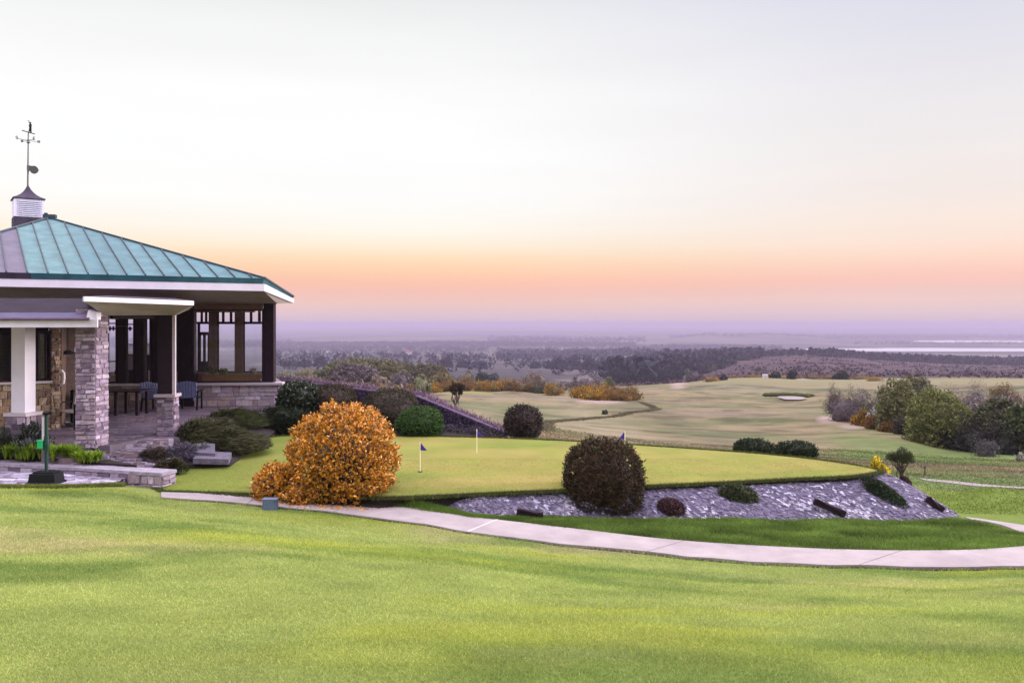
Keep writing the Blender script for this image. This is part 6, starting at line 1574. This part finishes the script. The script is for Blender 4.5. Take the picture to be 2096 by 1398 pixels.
zo = np.interp(fc_, oa[o_s], go[o_s, 2], period=2 * np.pi); zg_ = cen[2] + (zo - cen[2]) * rr + .018 * fbm(x / 2.2, d / 2.2, 61, 2)
ki = ((np.round(rr * 25).astype(int).clip(1, 25) - 1) * n_go + 1 + o_s[np.searchsorted(oa[o_s], fc_).clip(0, n_go - 1)]); 
blades('green_grass', x, d, zg_, .013, .012, gcol[ki] * 1.5, 507, 4, .05, lab='very short mown grass over the front of the putting green')
hx_n = 2600; rs2 = np.random.default_rng(95); k = rs2.integers(80, 199, hx_n); pf = HP[k]; t_ = rs2.random(hx_n)
p = np.stack([pf[:, 0] - .3 * t_ + rs2.normal(0, .1, hx_n), pf[:, 1] - .15 - 1.0 * t_, np.full(hx_n, -3.40) + np.abs(rs2.normal(0, .07, hx_n))], 1)
hx = empty('heather_mat', HP[150] - np.array([0, .6, .4]), 'low dark heather mat at the foot of the sloping wall beside the green', 'heather')
card_mesh('foliage', cards(p, unit(hx_n, rs2) + np.array([0, 0, .7]), .12, .035, rs2), pick([cc(.05, .032, .06), cc(.035, .025, .04), cc(.03, .03, .02)], hx_n, rs2), M['leaf'], hx)
n = 420; a_ = rs.uniform(math.pi * .95, math.pi * 2.05, n); r_ = rs.uniform(.9, 1.5, n); x = cx_ - .1 + np.cos(a_) * r_ * 1.2; d = cy_ + np.sin(a_) * r_ * .8
zl = np.maximum(ground(x, d), np.interp(x / d * F + CX, [a for a, b in PATHZ], [b for a, b in PATHZ]) + .0) + .045
fl_ = card_mesh('fallen_leaves', cards(np.stack([x, d, zl], 1), unit(n, rs) * np.array([1, 1, .15]), .06, .03, rs), pick(ORANGE[:5], n, rs), M['leaf']); tag(fl_, 'orange leaves fallen on the soil and path under the orange bush', 'leaf litter', kind='stuff')
# ditch line winding over the fairway
dl = resample([on_land(1112, 882, 28, 90), on_land(1150, 862, 28, 110), on_land(1205, 857, 28, 110), on_land(1262, 852, 28, 120), on_land(1318, 842, 28, 150), on_land(1335, 832, 28, 170), on_land(1312, 824, 28, 190)], 120)
k = rs.integers(0, 119, 5000); q = dl[k] + (dl[k + 1] - dl[k]) * rs.random((5000, 1)); x = q[:, 0] + rs.normal(0, .2, 5000); d = q[:, 1] + rs.normal(0, .16, 5000) * q[:, 1] / 50
blades('ditch_grass', x, d, ground(x, d), .11, .06, np.broadcast_to(cc(.11, .098, .055), (5000, 3)) * rs.uniform(.6, 1.3, (5000, 1)), 506, 3, .07, lab='line of dark rough grass along the ditch winding over the fairway')
# ------------------------------------------------------------------ light and air settings
HAZE_COL, HAZE_D = (.39, .342, .455), 2.4e-4
ZENITH, SUN_E = 4.5, 5.0
SKY_L = [(0, (216, 192, 207)), (22, (228, 198, 203)), (45, (241, 200, 191)), (62, (246, 195, 183)), (82, (252, 196, 173)), (105, (254, 209, 174)), (130, (255, 223, 187)), (155, (255, 238, 214)), (190, (255, 248, 237)), (240, (254, 253, 250)), (330, (255, 255, 255)), (462, (253, 253, 252)), (600, (243, 243, 243)), (662, (236, 236, 237))]
SKY_R = [(0, (214, 192, 208)), (22, (226, 200, 206)), (45, (237, 203, 200)), (62, (240, 200, 195)), (82, (249, 199, 188)), (105, (252, 208, 193)), (130, (253, 220, 203)), (155, (251, 227, 214)), (190, (248, 230, 219)), (240, (243, 231, 226)), (330, (240, 234, 233)), (462, (232, 229, 234)), (600, (221, 221, 234)), (662, (213, 215, 233))]
# ------------------------------------------------------------------ air
mh, nt, N, L = nodes_of('haze_air')
o_ = N('ShaderNodeOutputMaterial'); v_ = N('ShaderNodeVolumePrincipled')
v_.inputs['Color'].default_value = (*HAZE_COL, 1); v_.inputs['Density'].default_value = HAZE_D; v_.inputs['Anisotropy'].default_value = 0.0
L(v_.outputs[0], o_.inputs['Volume'])
mb = MB(); mb.box((0, 17000, -49.4), (76000, 35000, 115.6))
hz = mb.build('haze', mh); tag(hz, kind='stuff')

# ------------------------------------------------------------------ sky and sun
SUN_AZ, SUN_EL = math.radians(74), math.radians(13)        # clockwise from straight ahead
w = bpy.data.worlds.new('World'); SC.world = w; w.use_nodes = True
nt = w.node_tree; nt.nodes.clear(); N = nt.nodes.new; L = nt.links.new
out = N('ShaderNodeOutputWorld'); tc = N('ShaderNodeTexCoord'); sx = N('ShaderNodeSeparateXYZ'); L(tc.outputs['Generated'], sx.inputs[0])
def mapr(src, a, b, c, d, smooth=False):
    m = N('ShaderNodeMapRange'); m.inputs[1].default_value = a; m.inputs[2].default_value = b; m.inputs[3].default_value = c; m.inputs[4].default_value = d
    if smooth: m.interpolation_type = 'SMOOTHSTEP'
    L(src, m.inputs[0]); return m.outputs[0]
zf = mapr(sx.outputs['Z'], 0, .36, 0, 1)
def ramp(stops):
    r = N('ShaderNodeValToRGB'); r.color_ramp.interpolation = 'LINEAR'; el = r.color_ramp.elements
    while len(el) > 1: el.remove(el[-1])
    for i, (v, c) in enumerate(stops):
        pos = math.sin(math.atan(v / F)) / .36
        q = el[0] if i == 0 else el.new(pos); q.position = pos; q.color = (*lin(*c), 1)
    L(zf, r.inputs[0]); return r.outputs[0]
ra = ramp(SKY_L); rb = ramp(SKY_R)
t = mapr(sx.outputs['X'], -.12, .5, 0, 1, True)
mx = N('ShaderNodeMix'); mx.data_type = 'RGBA'; L(t, mx.inputs[0]); L(ra, mx.inputs[6]); L(rb, mx.inputs[7])
# thin high cloud: very faint streaks
ns = N('ShaderNodeTexNoise'); ns.inputs['Scale'].default_value = 3; ns.inputs['Detail'].default_value = 4
mp = N('ShaderNodeMapping'); mp.inputs['Scale'].default_value = (1, 1, 9); L(tc.outputs['Generated'], mp.inputs[0]); L(mp.outputs[0], ns.inputs['Vector'])
st_ = mapr(ns.outputs['Fac'], .3, .7, .985, 1.015)
gain = mapr(sx.outputs['Z'], .37, .72, 1.0, ZENITH, True)  # added fill: overhead sky raised well above its visible brightness to light the ground
mg = N('ShaderNodeMath'); mg.operation = 'MULTIPLY'; L(st_, mg.inputs[0]); L(gain, mg.inputs[1])
tz = N('ShaderNodeMix'); tz.data_type = 'RGBA'; tz.blend_type = 'MULTIPLY'; L(mapr(sx.outputs['Z'], .37, .6, 0, 1, True), tz.inputs[0]); L(mx.outputs[2], tz.inputs[6]); tz.inputs[7].default_value = (1.03, .935, 1.07, 1)
bg = N('ShaderNodeBackground'); L(tz.outputs[2], bg.inputs['Color']); L(mg.outputs[0], bg.inputs['Strength'])
sk = N('ShaderNodeTexSky'); sk.sky_type = 'NISHITA'; sk.sun_disc = False; sk.sun_elevation = SUN_EL; sk.sun_rotation = SUN_AZ
bg2 = N('ShaderNodeBackground'); L(sk.outputs[0], bg2.inputs['Color']); bg2.inputs['Strength'].default_value = .004
ad = N('ShaderNodeAddShader'); L(bg.outputs[0], ad.inputs[0]); L(bg2.outputs[0], ad.inputs[1]); L(ad.outputs[0], out.inputs['Surface'])

sd = bpy.data.lights.new('sun', 'SUN'); sd.energy = SUN_E; sd.angle = math.radians(24); sd.color = (1.0, .89, .90)
so = bpy.data.objects.new('sun', sd); COL.objects.link(so)
dirv = Vector((math.sin(SUN_AZ) * math.cos(SUN_EL), math.cos(SUN_AZ) * math.cos(SUN_EL), math.sin(SUN_EL)))
so.rotation_euler = dirv.to_track_quat('Z', 'Y').to_euler(); so.location = dirv * 30

# ------------------------------------------------------------------ camera
cd = bpy.data.cameras.new('camera'); cd.sensor_width = 36; cd.lens = 36 * F / 2096; cd.shift_y = -(699 - HY) / 2096
cd.clip_start = .05; cd.clip_end = 90000
co = bpy.data.objects.new('camera', cd); COL.objects.link(co); co.location = (0, 0, 0); co.rotation_euler = (math.pi / 2, 0, 0)
SC.camera = co
SC.view_settings.view_transform = 'Standard'; SC.view_settings.look = 'None'; SC.view_settings.exposure = 0; SC.view_settings.gamma = 1
SC.view_settings.use_curve_mapping = False
SC.cycles.max_bounces = 6; SC.cycles.diffuse_bounces = 3; SC.cycles.transparent_max_bounces = 12; SC.cycles.volume_bounces = 1
SC.cycles.use_denoising = True
SC.cycles.caustics_reflective = False; SC.cycles.caustics_refractive = False
